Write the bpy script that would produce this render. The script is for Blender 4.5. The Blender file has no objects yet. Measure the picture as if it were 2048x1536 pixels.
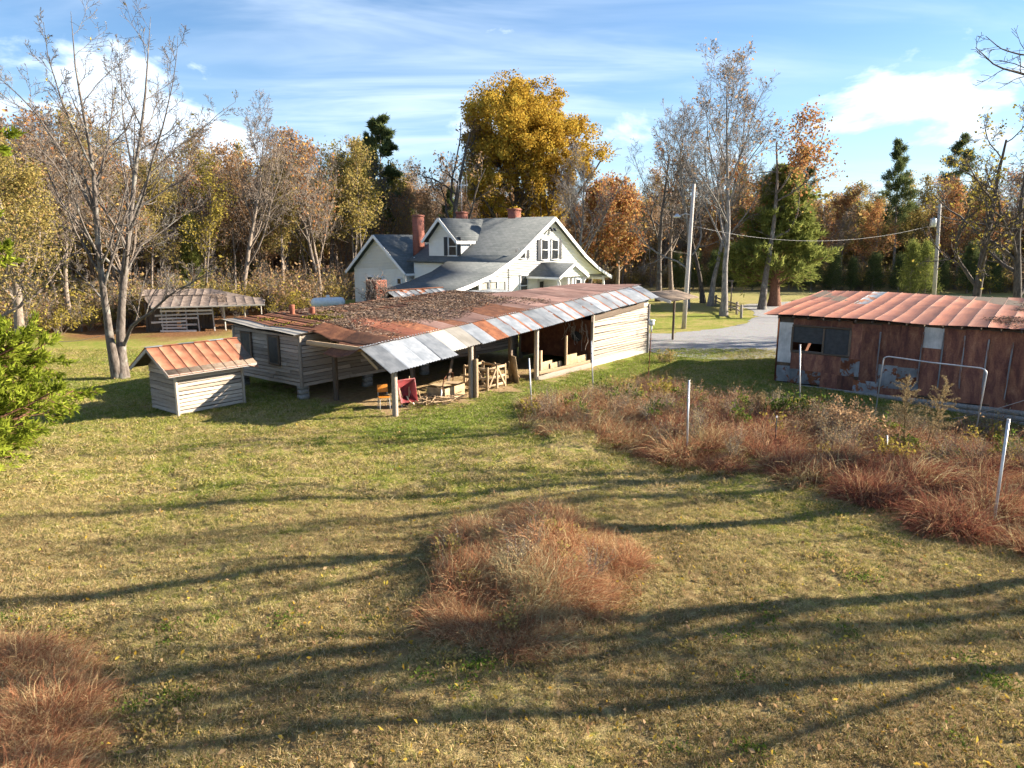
import bpy, math, random
import numpy as np
from mathutils import Vector, Matrix
R = math.radians
sc = bpy.context.scene
col = sc.collection

# ---------------------------------------------------------------- camera
CAM_H = 6.0; PITCH = R(11.27); FPX = 1420.0          # photo is 2048 px wide
cd = bpy.data.cameras.new('camera'); cam = bpy.data.objects.new('camera', cd); col.objects.link(cam)
cam.location = (0, 0, CAM_H); cam.rotation_euler = (math.pi/2 - PITCH, 0, 0)
cd.sensor_width = 36; cd.lens = FPX/2048*36; cd.clip_start = .1; cd.clip_end = 3000
sc.camera = cam
sc.render.resolution_x = 1024; sc.render.resolution_y = 768
sc.cycles.max_bounces = 5; sc.cycles.diffuse_bounces = 2; sc.cycles.glossy_bounces = 2
sc.cycles.transmission_bounces = 3; sc.cycles.transparent_max_bounces = 6
sc.cycles.use_denoising = True; sc.cycles.use_light_tree = False; sc.cycles.caustics_reflective = False; sc.cycles.caustics_refractive = False; sc.cycles.use_adaptive_sampling = True; sc.cycles.adaptive_threshold = .012

# ---------------------------------------------------------------- sun and sky
SUN_AZ = R(10)            # measured from +X towards +Y
SUN_EL = R(24)
sd = bpy.data.lights.new('sun', 'SUN'); sd.energy = 5.0; sd.angle = R(.55); sd.color = (1, .87, .70)
so = bpy.data.objects.new('sun', sd); col.objects.link(so)
sv = Vector((math.cos(SUN_AZ)*math.cos(SUN_EL), math.sin(SUN_AZ)*math.cos(SUN_EL), math.sin(SUN_EL)))
so.rotation_euler = sv.to_track_quat('Z', 'Y').to_euler(); so.location = sv*200
sc.view_settings.view_transform = 'Standard'; sc.view_settings.look = 'None'
sc.view_settings.exposure = 1.85; sc.view_settings.gamma = 1; sc.view_settings.use_curve_mapping = False

class G:
    """small node-graph helper"""
    def __init__(s, nt): s.nt = nt
    def n(s, t, props=None, **inp):
        nd = s.nt.nodes.new(t)
        for k, v in (props or {}).items(): setattr(nd, k, v)
        for k, v in inp.items():
            k = k.replace('_', ' ')
            sock = nd.inputs[int(k[1:])] if k[0] == 'i' and k[1:].isdigit() else nd.inputs[k]
            s.put(sock, v)
        return nd
    def put(s, sock, v):
        if isinstance(v, bpy.types.NodeSocket): s.nt.links.new(v, sock)
        elif isinstance(v, bpy.types.Node): s.nt.links.new(v.outputs[0], sock)
        else:
            if hasattr(sock.default_value, '__len__') and len(sock.default_value) == 4 and len(v) == 3: v = (*v, 1)
            sock.default_value = v
    def co(s, k='Object'): return s.n('ShaderNodeTexCoord').outputs[k]
    def pos(s): return s.n('ShaderNodeNewGeometry').outputs['Position']
    def rnd(s): return s.n('ShaderNodeObjectInfo').outputs['Random']
    def attr(s, name): return s.n('ShaderNodeAttribute', {'attribute_name': name}).outputs['Fac']
    def map(s, v, scale=(1, 1, 1), loc=(0, 0, 0), rot=(0, 0, 0)):
        return s.n('ShaderNodeMapping', Vector=v, Scale=scale, Location=loc, Rotation=rot).outputs[0]
    def noise(s, v, scale, detail=3, rough=.55, dist=0):
        return s.n('ShaderNodeTexNoise', Vector=v, Scale=scale, Detail=detail, Roughness=rough, Distortion=dist).outputs[0]
    def ramp(s, f, st, interp='LINEAR'):
        nd = s.n('ShaderNodeValToRGB', Fac=f); cr = nd.color_ramp; cr.interpolation = interp
        while len(cr.elements) < len(st): cr.elements.new(.5)
        for e, (p, c) in zip(cr.elements, st):
            e.position = p; e.color = (c, c, c, 1) if isinstance(c, (int, float)) else (*c, 1)
        return nd.outputs[0]
    def m(s, op, a, b=0., c=None, clamp=False):
        nd = s.n('ShaderNodeMath', {'operation': op, 'use_clamp': clamp}); s.put(nd.inputs[0], a); s.put(nd.inputs[1], b)
        if c is not None: s.put(nd.inputs[2], c)
        return nd.outputs[0]
    def vm(s, op, a, b):
        nd = s.n('ShaderNodeVectorMath', {'operation': op}); s.put(nd.inputs[0], a); s.put(nd.inputs[1], b)
        return nd.outputs[1] if op in ('DOT_PRODUCT', 'DISTANCE', 'LENGTH') else nd.outputs[0]
    def sep(s, v): return s.n('ShaderNodeSeparateXYZ', Vector=v).outputs
    def comb(s, x, y, z): return s.n('ShaderNodeCombineXYZ', X=x, Y=y, Z=z).outputs[0]
    def mix(s, f, a, b, mode='MIX'):
        nd = s.n('ShaderNodeMix', {'data_type': 'RGBA', 'blend_type': mode}); s.put(nd.inputs[0], f)
        s.put(nd.inputs[6], a); s.put(nd.inputs[7], b); return nd.outputs[2]
    def smooth(s, v, a, b, lo=0., hi=1.):
        nd = s.n('ShaderNodeMapRange', {'interpolation_type': 'SMOOTHSTEP'}, Value=v)
        for i, x in zip((1, 2, 3, 4), (a, b, lo, hi)): s.put(nd.inputs[i], x)
        return nd.outputs[0]
    def bump(s, h, st=.5, d=.02): return s.n('ShaderNodeBump', Height=h, Strength=st, Distance=d).outputs[0]

world = bpy.data.worlds.new('World'); sc.world = world; world.use_nodes = True
nt = world.node_tree; nt.nodes.clear(); g = G(nt)
sky = g.n('ShaderNodeTexSky', {'sky_type': 'NISHITA', 'sun_disc': False, 'sun_elevation': SUN_EL,
          'sun_rotation': math.pi/2 - SUN_AZ, 'altitude': 150, 'air_density': 1.0, 'dust_density': .35, 'ozone_density': 2.2})
dirv = g.vm('NORMALIZE', g.co('Generated'), (0, 0, 0))
dx, dy, dz = g.sep(dirv)
zc_ = g.m('MAXIMUM', dz, .015)
plane = g.comb(g.m('DIVIDE', dx, g.m('ADD', zc_, .08)), g.m('DIVIDE', dy, g.m('ADD', zc_, .08)), 0.)
# high thin streaks
cir = g.noise(g.map(plane, (.55, 1.5, 1), (.3, .15, 0), (0, 0, R(-24))), 1.1, 5, .55, .8)
cir2 = g.noise(g.map(plane, (.30, .55, 1), (4.1, 1.7, 0), (0, 0, R(-20))), 1.0, 3, .5, .2)
cirrus = g.m('MULTIPLY', g.smooth(cir, .34, .80), g.smooth(cir2, .34, .62))
# low heaped clouds, as a band of lumps above the horizon all the way round
az = g.n('ShaderNodeMath', {'operation': 'ARCTAN2'}); g.put(az.inputs[0], dx); g.put(az.inputs[1], dy)
lump = g.noise(g.comb(g.m('MULTIPLY', az.outputs[0], 1.0), g.m('MULTIPLY', dz, 1.9), 7.7), 3.1, 9, .56, .25)
band = g.m('SUBTRACT', 1.0, g.m('ABSOLUTE', g.m('DIVIDE', g.m('SUBTRACT', dz, .135), .15)), clamp=True)
cum = g.smooth(g.m('ADD', lump, g.m('MULTIPLY', band, .16)), .628, .70)
cloud = g.m('MAXIMUM', g.m('MULTIPLY', cirrus, .78), g.m('MULTIPLY', cum, .93))
haze_ = g.smooth(dz, .26, .0, 0., .5)
skyc = g.mix(haze_, g.mix(1.0, sky.outputs[0], (.80, .96, 1.10, 1), 'MULTIPLY'), (4.6, 6.0, 7.6, 1))
shade = g.mix(g.smooth(lump, .62, .85), (6.4, 7.4, 8.6, 1), (8.9, 8.9, 8.9, 1))
skyc = g.mix(cloud, skyc, shade)
bg = g.n('ShaderNodeBackground', Color=skyc, Strength=.052)
out = g.n('ShaderNodeOutputWorld', Surface=bg)

# ---------------------------------------------------------------- terrain function and photo-to-place helpers
def sst(a, b, x):
    t = np.clip((x-a)/(b-a), 0, 1); return t*t*(3-2*t)
def hz(x, y):
    x = np.asarray(x, float); y = np.asarray(y, float)
    h = -.75*np.exp(-(((x-19)/7)**2+((y-21.5)/6.5)**2))
    d = np.hypot(x+5, y-58); h = h+1.2*(1-sst(9, 15, d))
    near = 1-sst(18, 26, y)
    h = h+near*(.05*np.sin(x*.9+.4*y)+.04*np.sin(y*1.3-.7*x+1)+.02*np.sin(2.9*x+1.7*y))
    h = h+.38*np.exp(-(((x-.3)/1.5)**2+((y-12.2)/2.0)**2))
    d2 = (x-1)*.455+(y-22.5)*.89; t2 = (x-1)*.89-(y-22.5)*.455
    h = h+.22*np.exp(-(d2/2.2)**2)*sst(-1, 1, t2)*(.6+.5*np.sin(1.9*x+.8*y)+.5*np.sin(2.3*y-1.3*x+.7))
    return h
SP, CP = math.sin(PITCH), math.cos(PITCH)
def ray(px, py):
    u = (px-1024)/FPX; v = (768-py)/FPX
    return Vector((u, CP+v*SP, -SP+v*CP))
def gp(px, py):
    """ground point seen at a photo pixel"""
    d = ray(px, py); z = 0.
    for _ in range(12):
        t = (z-CAM_H)/d.z; z = float(hz(d.x*t, d.y*t))
    return Vector((d.x*t, d.y*t, z))
def at(px, py, Y):
    d = ray(px, py); t = Y/d.y
    return Vector((d.x*t, Y, CAM_H+d.z*t))

# ---------------------------------------------------------------- object helpers
def link(o, parent=None):
    col.objects.link(o)
    if parent is not None: o.parent = parent
    return o
def tag(o, label=None, cat=None, group=None, kind=None):
    for k, v in (('label', label), ('category', cat), ('group', group), ('kind', kind)):
        if v: o[k] = v
    return o
def thing(name, label, cat, loc=(0, 0, 0), rz=0., group=None):
    o = link(bpy.data.objects.new(name, None)); o.location = loc; o.rotation_euler = (0, 0, rz); o.empty_display_size = .3
    return tag(o, label, cat, group)
def mesh_np(name, V, F, mat=None, smooth=False, attrs=None):
    V = np.asarray(V, np.float32).reshape(-1, 3); F = [np.asarray(f, np.int32) for f in (F if isinstance(F, list) else [F]) if len(f)]
    me = bpy.data.meshes.new(name); me.vertices.add(len(V)); me.vertices.foreach_set('co', V.ravel())
    nl = sum(f.size for f in F); npoly = sum(len(f) for f in F)
    me.loops.add(nl); me.loops.foreach_set('vertex_index', np.concatenate([f.ravel() for f in F]))
    me.polygons.add(npoly)
    tot = np.concatenate([np.full(len(f), f.shape[1], np.int32) for f in F])
    st = np.concatenate([[0], np.cumsum(tot)[:-1]]).astype(np.int32)
    me.polygons.foreach_set('loop_start', st); me.polygons.foreach_set('loop_total', tot)
    if smooth: me.polygons.foreach_set('use_smooth', np.ones(npoly, bool))
    for k, a in (attrs or {}).items():
        at_ = me.attributes.new(k, 'FLOAT', 'POINT'); at_.data.foreach_set('value', np.asarray(a, np.float32))
    me.update(calc_edges=True); me.validate()
    if mat: me.materials.append(mat)
    return me
def part(name, me, parent=None, loc=(0, 0, 0), rot=(0, 0, 0), scale=(1, 1, 1)):
    o = link(bpy.data.objects.new(name, me), parent); o.location = loc; o.rotation_euler = rot; o.scale = scale
    return o
_cube = {}
CV = np.array([(x, y, z) for x in (-.5, .5) for y in (-.5, .5) for z in (-.5, .5)], float)
CF = np.array([(0, 1, 3, 2), (4, 6, 7, 5), (0, 4, 5, 1), (2, 3, 7, 6), (0, 2, 6, 4), (1, 5, 7, 3)])
def cube(mat):
    if mat.name not in _cube: _cube[mat.name] = mesh_np('box', CV, CF, mat)
    return _cube[mat.name]
def box(name, parent, mat, c, size, rot=(0, 0, 0)): return part(name, cube(mat), parent, c, rot, size)
def bar(name, parent, mat, a, b, w, h=None):
    """square timber from a to b"""
    a = Vector(a); b = Vector(b); d = b-a
    o = part(name, cube(mat), parent, (a+b)/2, scale=(d.length, w, h or w))
    q = d.to_track_quat('X', 'Z'); o.rotation_euler = q.to_euler(); return o
_board = {}
def board_mesh(mat, k):
    """weathered board: unit length along x, slightly wavy edges and uneven ends"""
    key = (mat.name, k)
    if key not in _board:
        r = np.random.default_rng(k+11); n = 5; V = []
        for i in range(n):
            x = -.5+i/(n-1); e = r.normal(0, .035, 4)
            if i in (0, n-1): x += r.normal(0, .004)
            V += [(x, -.5+e[0]*2, -.5+e[1]), (x, .5+e[0]*2, -.5+e[1]), (x, .5+e[2]*2, .5+e[3]), (x, -.5+e[2]*2, .5+e[3])]
        F = [(0, 3, 2, 1), (4*n-4, 4*n-3, 4*n-2, 4*n-1)]
        for i in range(n-1):
            for j in range(4): F.append((4*i+j, 4*i+(j+1) % 4, 4*i+4+(j+1) % 4, 4*i+4+j))
        _board[key] = mesh_np('board', V, np.array(F), mat)
    return _board[key]
def board(parent, mat, c, size, rot=(0, 0, 0), rng=random, name='board'):
    return part(name, board_mesh(mat, rng.randrange(6)), parent, c, rot, size)
def merge(parts):
    V, F, o = [], {}, 0
    for v, f in parts:
        v = np.asarray(v, float).reshape(-1, 3); V.append(v)
        for ff in (f if isinstance(f, list) else [f]):
            ff = np.asarray(ff); F.setdefault(ff.shape[1], []).append(ff+o)
        o += len(v)
    return np.concatenate(V), [np.concatenate(x) for x in F.values()]
def g_box(c, s, rz=0., M=None):
    v = CV*np.array(s)
    if rz: v = v@np.array([[math.cos(rz), math.sin(rz), 0], [-math.sin(rz), math.cos(rz), 0], [0, 0, 1]])
    return v+np.array(c), CF
def g_tube(P, r, s=6, cap=True):
    P = np.asarray(P, float); n = len(P); r = np.broadcast_to(np.asarray(r, float), (n,))
    T = np.gradient(P, axis=0); T /= np.linalg.norm(T, axis=1)[:, None]+1e-9
    ref = np.array([0, 0, 1.]) if abs(T[0, 2]) < .8 else np.array([1., 0, 0])
    U = np.cross(T, ref); U /= np.linalg.norm(U, axis=1)[:, None]+1e-9; W = np.cross(T, U)
    a = np.arange(s)*2*math.pi/s
    V = P[:, None]+r[:, None, None]*(np.cos(a)[None, :, None]*U[:, None]+np.sin(a)[None, :, None]*W[:, None])
    i = np.arange(n-1)[:, None]*s; j = np.arange(s)[None]; k = (j+1) % s
    F = np.stack([i+j, i+k, i+s+k, i+s+j], -1).reshape(-1, 4)
    fs = [F]
    if cap:
        V = np.concatenate([V.reshape(-1, 3), P[:1], P[-1:]]); jj = np.arange(s); kk = (jj+1) % s
        fs.append(np.concatenate([np.stack([kk, jj, np.full(s, n*s)], 1), np.stack([(n-1)*s+jj, (n-1)*s+kk, np.full(s, n*s+1)], 1)]))
    return V.reshape(-1, 3), fs
def g_lathe(prof, s=12):
    prof = np.asarray(prof, float); n = len(prof); a = np.arange(s)*2*math.pi/s
    V = np.stack([prof[:, 0, None]*np.cos(a), prof[:, 0, None]*np.sin(a), np.repeat(prof[:, 1, None], s, 1)], -1)
    i = np.arange(n-1)[:, None]*s; j = np.arange(s)[None]; k = (j+1) % s
    return V.reshape(-1, 3), np.stack([i+j, i+k, i+s+k, i+s+j], -1).reshape(-1, 4)
def tubes(name, parent, mat, lines, s=6, smooth=True):
    V, F = merge([g_tube(P, r, s) for P, r in lines]); return part(name, mesh_np(name, V, F, mat, smooth), parent)

# ---------------------------------------------------------------- materials
def mk(name, fn, rough=.85, metal=0., spec=.3):
    m = bpy.data.materials.new(name); m.use_nodes = True; m.node_tree.nodes.clear(); g = G(m.node_tree)
    b = g.n('ShaderNodeBsdfPrincipled', Roughness=rough, Metallic=metal); b.inputs['Specular IOR Level'].default_value = spec
    o = g.n('ShaderNodeOutputMaterial', Surface=b)
    r = fn(g)
    if not isinstance(r, dict): r = {'Base Color': r}
    for k, v in r.items(): g.put(b.inputs[k], v)
    return m
def flat(name, c, rough=.7, metal=0., var=.25, scale=6):
    def f(g):
        n = g.noise(g.co(), scale, 4)
        return g.mix(g.smooth(n, .3, .7), tuple(x*(1-var) for x in c), tuple(min(1, x*(1+var*.6)) for x in c))
    return mk(name, f, rough, metal)
def wood(name, lo, hi, stain=(.12, .075, .045), amount=.35):
    def f(g):
        v = g.vm('ADD', g.co(), g.comb(g.m('MULTIPLY', g.rnd(), 37.), g.m('MULTIPLY', g.rnd(), 11.), 0.))
        gr = g.noise(g.map(v, (1.2, 5, 5)), 6, 5, .65)
        bl = g.noise(g.map(v, (2.2, 1, 1)), 2.2, 3)
        c = g.mix(g.smooth(gr, .3, .72), lo, hi)
        c = g.mix(g.m('MULTIPLY', g.smooth(bl, .5, .75), amount), c, stain)
        br = g.m('ADD', .62, g.m('MULTIPLY', g.rnd(), .62))
        c = g.mix(1., c, g.comb(br, br, br), 'MULTIPLY')
        return {'Base Color': c, 'Normal': g.bump(gr, .5, .012)}
    return mk(name, f, .9)
M = {}
M['gray_wood'] = wood('gray_wood', (.24, .20, .165), (.43, .375, .32))
M['dark_wood'] = wood('dark_wood', (.10, .075, .055), (.20, .155, .12))
M['tan_wood'] = wood('tan_wood', (.34, .235, .14), (.52, .39, .25), (.2, .12, .06), .25)
M['pale_wood'] = wood('pale_wood', (.37, .31, .25), (.56, .50, .425), (.22, .15, .10), .5)
M['pole_wood'] = wood('pole_wood', (.32, .29, .26), (.50, .46, .42))
M['white_board'] = wood('white_board', (.42, .39, .35), (.66, .63, .58), (.25, .18, .12), .35)
RUST_A, RUST_B, RUST_C = (.085, .032, .020), (.19, .070, .034), (.33, .135, .062)
def rust_col(g, v, s=1.):
    a = g.noise(v, 3.2*s, 6, .62, .3); b = g.noise(v, 16*s, 4, .6)
    f = g.m('ADD', g.m('MULTIPLY', a, .7), g.m('MULTIPLY', b, .3))
    return g.ramp(f, [(.30, RUST_A), (.48, RUST_B), (.68, RUST_C)])
def galv_col(g, v, lo=(.24, .265, .29), hi=(.42, .445, .47)):
    a = g.noise(v, 1.7, 5, .6); return g.mix(g.smooth(a, .3, .7), lo, hi)
def sheet_mat(name, rustlvl, edge=0., dull=None, rough=.55, dark=1.):
    """metal sheet: bare zinc giving way to rust; edge>0 rusts along the lap"""
    def f(g):
        v = g.vm('ADD', g.co(), g.comb(g.m('MULTIPLY', g.rnd(), 53.), g.m('MULTIPLY', g.rnd(), 17.), 0.))
        gx, gy, gz = g.sep(g.co('Generated'))
        n = g.noise(g.map(v, (1.0, .75, 1)), 2.3, 6, .62, .4)
        k = g.m('ADD', n, rustlvl)
        if edge:
            e = g.smooth(g.m('SUBTRACT', 1., gx), .30, 0., 0., edge)
            k = g.m('ADD', k, g.m('MULTIPLY', e, g.m('ADD', .35, g.m('MULTIPLY', g.rnd(), .9))))
        fac = g.smooth(k, .555, .60)
        zc = galv_col(g, v) if dull is None else galv_col(g, v, *dull)
        c = g.mix(fac, zc, rust_col(g, v))
        st_ = g.noise(g.map(v, (9., .35, 1)), 2.2, 4, .6); br = g.m('MULTIPLY', g.m('MULTIPLY', g.m('ADD', .55, g.m('MULTIPLY', g.rnd(), .8)), g.m('ADD', .72, g.m('MULTIPLY', st_, .55))), dark)
        c = g.mix(1., c, g.comb(br, br, br), 'MULTIPLY')
        return {'Base Color': c, 'Metallic': g.m('MULTIPLY', g.m('SUBTRACT', 1., fac), .35),
                'Roughness': g.m('ADD', rough-.1, g.m('MULTIPLY', fac, .4)), 'Normal': g.bump(n, .15, .02)}
    return mk(name, f, rough, 0, .4)
M['zinc'] = sheet_mat('zinc', -.28)
M['zinc_dull'] = sheet_mat('zinc_dull', -.10, 0, ((.40, .37, .31), (.55, .51, .44)))
M['zinc_edge'] = sheet_mat('zinc_edge', -.14, .62)
M['zinc_old'] = sheet_mat('zinc_old', .045, 0, ((.15, .17, .19), (.30, .33, .36)), .7)
M['rust'] = sheet_mat('rust', .55, 0, None, .8)
M['rust_dark'] = sheet_mat('rust_dark', .55, 0, None, .85, .62)
def f_wallrust(g):
    v = g.vm('ADD', g.co(), g.comb(g.m('MULTIPLY', g.rnd(), 53.), 0., g.m('MULTIPLY', g.rnd(), 17.)))
    a = g.noise(g.map(v, (1.6, 1, .5)), 2.2, 6, .65, .5); b = g.noise(v, 20, 3)
    c = g.ramp(g.m('ADD', g.m('MULTIPLY', a, .8), g.m('MULTIPLY', b, .2)), [(.30, (.055, .028, .026)), (.44, (.12, .05, .04)), (.56, (.21, .095, .06)), (.66, (.30, .16, .10)), (.76, (.30, .26, .24))])
    br = g.m('ADD', .65, g.m('MULTIPLY', g.rnd(), .7))
    return g.mix(1., c, g.comb(br, br, br), 'MULTIPLY')
M['rust_wall'] = mk('rust_wall', f_wallrust, .8)
M['rust_purple'] = mk('rust_purple', lambda g: g.mix(g.smooth(g.noise(g.co(), 3, 6, .65), .3, .7), (.12, .092, .077), (.25, .20, .17)), .8)
def f_roofrust(g):
    v = g.vm('ADD', g.co(), g.comb(g.m('MULTIPLY', g.rnd(), 31.), 0., 0.))
    a = g.noise(g.map(v, (1, .5, 1)), 1.6, 6, .62); b = g.noise(v, 14, 4)
    c = g.ramp(g.m('ADD', g.m('MULTIPLY', a, .75), g.m('MULTIPLY', b, .25)), [(.3, (.13, .044, .026)), (.5, (.255, .088, .046)), (.7, (.35, .15, .08))])
    st_ = g.noise(g.map(v, (9., .35, 1)), 2.2, 4, .6); br = g.m('MULTIPLY', g.m('ADD', .72, g.m('MULTIPLY', g.rnd(), .5)), g.m('ADD', .62, g.m('MULTIPLY', st_, .75)))
    return {'Base Color': g.mix(1., c, g.comb(br, br, br), 'MULTIPLY'), 'Normal': g.bump(b, .2, .01)}
M['roof_red'] = mk('roof_red', f_roofrust, .6, 0, .4)
def f_orange(g):
    v = g.vm('ADD', g.co(), g.comb(g.m('MULTIPLY', g.rnd(), 31.), 0., 0.))
    a = g.noise(v, 2.6, 6, .6); 
    c = g.ramp(a, [(.3, (.17, .068, .04)), (.5, (.30, .12, .068)), (.72, (.40, .19, .115))])
    return c
M['roof_orange'] = mk('roof_orange', f_orange, .75)
def f_roofbrown(g):
    v = g.vm('ADD', g.co(), g.comb(g.m('MULTIPLY', g.rnd(), 31.), 0., 0.))
    a = g.noise(g.map(v, (1, .6, 1)), 1.8, 6, .65); st_ = g.noise(g.map(v, (9., .3, 1)), 2.4, 4, .6)
    c = g.ramp(g.m('ADD', g.m('MULTIPLY', a, .6), g.m('MULTIPLY', st_, .4)), [(.3, (.125, .068, .055)), (.5, (.235, .14, .115)), (.7, (.34, .235, .205))])
    br = g.m('ADD', .65, g.m('MULTIPLY', g.rnd(), .6)); return g.mix(1., c, g.comb(br, br, br), 'MULTIPLY')
M['roof_brown'] = mk('roof_brown', f_roofbrown, .75)
M['steel'] = mk('steel', lambda g: galv_col(g, g.co(), (.42, .43, .44), (.60, .61, .62)), .45, .5)
M['siding'] = mk('siding', lambda g: g.mix(g.smooth(g.noise(g.co(), 1.1, 5, .65), .35, .8), (.90, .91, .92), (.82, .83, .84)), .6)
M['trim'] = flat('trim', (.80, .80, .79), .5, 0, .06)
M['shutter'] = flat('shutter', (.035, .04, .05), .6)
M['glass'] = mk('glass', lambda g: {'Base Color': g.mix(g.noise(g.co(), 3, 2), (.012, .016, .02), (.05, .055, .06)), 'Roughness': .12}, .12, 0, .6)
M['screen'] = flat('screen', (.36, .34, .30), .8, 0, .2)
M['dark_screen'] = flat('dark_screen', (.045, .05, .055), .6)
M['brick'] = mk('brick', lambda g: g.mix(g.smooth(g.noise(g.co(), 7, 5), .3, .7), (.21, .075, .05), (.34, .14, .095)), .9)
def f_chbrick(g):
    b = g.n('ShaderNodeTexBrick', Vector=g.map(g.co(), (1, 1, 1), (0, 0, 0), (R(90), 0, 0)), Color1=(.24, .07, .05), Color2=(.31, .11, .075), Mortar=(.30, .24, .20), Scale=4.5)
    b.inputs['Mortar Size'].default_value = .012
    return g.mix(.35, b.outputs[0], g.mix(g.noise(g.co(), 5, 4), (.16, .05, .035), (.34, .14, .10)))
M['chimney'] = mk('chimney', f_chbrick, .9)
M['block'] = flat('block', (.27, .26, .245), .95, 0, .3, 9)
def f_shingle(g, rot=90):
    v = g.map(g.co(), (1, 1, 1), (0, 0, 0), (0, 0, R(rot))); b = g.n('ShaderNodeTexBrick', Vector=v, Color1=(.085, .098, .102), Color2=(.14, .152, .156), Mortar=(.05, .06, .063), Scale=1.)
    b.inputs['Brick Width'].default_value = .38; b.inputs['Row Height'].default_value = .15; b.inputs['Mortar Size'].default_value = .012
    n = g.noise(v, .8, 5, .65)
    return {'Base Color': g.mix(.3, b.outputs[0], g.mix(g.smooth(n, .3, .7), (.085, .10, .104), (.17, .178, .18))), 'Normal': g.bump(b.outputs[1], -.4, .012)}
M['shingle'] = mk('shingle', f_shingle, .95); M['shingle_side'] = mk('shingle_side', lambda g: f_shingle(g, 0), .95)
def f_bark(lo, hi, sc_=4., lich=None):
    def f(g):
        v = g.map(g.co(), (1, 1, .28)); n = g.noise(v, sc_*3, 6, .7); b = g.noise(g.co(), 1.6, 4)
        c = g.mix(g.smooth(n, .32, .68), lo, hi)
        if lich: c = g.mix(g.m('MULTIPLY', g.smooth(b, .52, .66), .75), c, lich)
        return {'Base Color': c, 'Normal': g.bump(n, .7, .03)}
    return f
M['bark_gray'] = mk('bark_gray', f_bark((.075, .06, .05), (.20, .172, .15), 4, (.29, .28, .25)), .95)
M['bark_dark'] = mk('bark_dark', f_bark((.045, .038, .034), (.14, .12, .105)), .95)
M['bark_brown'] = mk('bark_brown', f_bark((.14, .11, .088), (.32, .265, .215)), .95)
M['bark_pale'] = mk('bark_pale', f_bark((.14, .125, .112), (.31, .285, .26), 3, (.12, .105, .095)), .95)
M['bark_red'] = mk('bark_red', f_bark((.12, .055, .035), (.25, .13, .085)), .95)
def leafmat(name, stops, transl=.35):
    """leaf colours picked leaf by leaf from the point attribute v"""
    m = bpy.data.materials.new(name); m.use_nodes = True; m.node_tree.nodes.clear(); g = G(m.node_tree)
    c = g.ramp(g.attr('v'), stops)
    a = g.n('ShaderNodeBsdfDiffuse', Color=c); b = g.n('ShaderNodeBsdfTranslucent', Color=c)
    mx = g.n('ShaderNodeMixShader', i0=transl, i1=a.outputs[0], i2=b.outputs[0])
    g.n('ShaderNodeOutputMaterial', Surface=mx); return m
M['leaf_gold'] = leafmat('leaf_gold', [(0, (.20, .11, .025)), (.35, (.42, .265, .04)), (.7, (.56, .39, .07)), (1, (.38, .33, .06))], .4)
M['leaf_orange'] = leafmat('leaf_orange', [(0, (.26, .10, .05)), (.4, (.42, .20, .085)), (.75, (.52, .32, .13)), (1, (.50, .38, .12))], .4)
M['leaf_olive'] = leafmat('leaf_olive', [(0, (.19, .165, .055)), (.4, (.32, .265, .09)), (.7, (.46, .37, .12)), (1, (.40, .25, .12))], .45)
M['leaf_yellow'] = leafmat('leaf_yellow', [(0, (.18, .16, .04)), (.5, (.36, .29, .06)), (1, (.46, .37, .08))])
M['leaf_brown'] = leafmat('leaf_brown', [(0, (.20, .12, .065)), (.5, (.37, .235, .13)), (1, (.50, .35, .20))], .45)
M['leaf_green'] = leafmat('leaf_green', [(0, (.05, .09, .015)), (.5, (.11, .17, .03)), (1, (.22, .26, .05))])
M['needle_pine'] = leafmat('needle_pine', [(0, (.06, .085, .035)), (.5, (.11, .14, .055)), (1, (.19, .21, .08))], .4)
M['needle_cedar'] = leafmat('needle_cedar', [(0, (.12, .145, .04)), (.5, (.21, .24, .065)), (1, (.32, .33, .095))], .45)
M['needle_bright'] = leafmat('needle_bright', [(0, (.09, .13, .015)), (.5, (.22, .27, .03)), (1, (.36, .40, .055))], .35)
M['red_grass'] = leafmat('red_grass', [(0, (.13, .045, .026)), (.4, (.35, .148, .078)), (.75, (.53, .29, .155)), (1, (.62, .48, .25))], .2)
M['purple_grass'] = leafmat('purple_grass', [(0, (.085, .028, .022)), (.45, (.22, .078, .053)), (.85, (.40, .19, .115)), (1, (.52, .37, .20))], .2)
M['straw'] = leafmat('straw', [(0, (.22, .17, .08)), (.5, (.42, .34, .17)), (1, (.56, .49, .29))], .35)
M['weed_tan'] = leafmat('weed_tan', [(0, (.17, .115, .06)), (.5, (.33, .25, .13)), (1, (.46, .38, .22))], .25)
M['litter'] = leafmat('litter', [(0, (.09, .062, .046)), (.5, (.19, .14, .108)), (.85, (.30, .24, .195)), (1, (.34, .20, .11))], .05)
M['moss'] = leafmat('moss', [(0, (.06, .065, .012)), (1, (.22, .20, .03))], .1)

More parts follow.
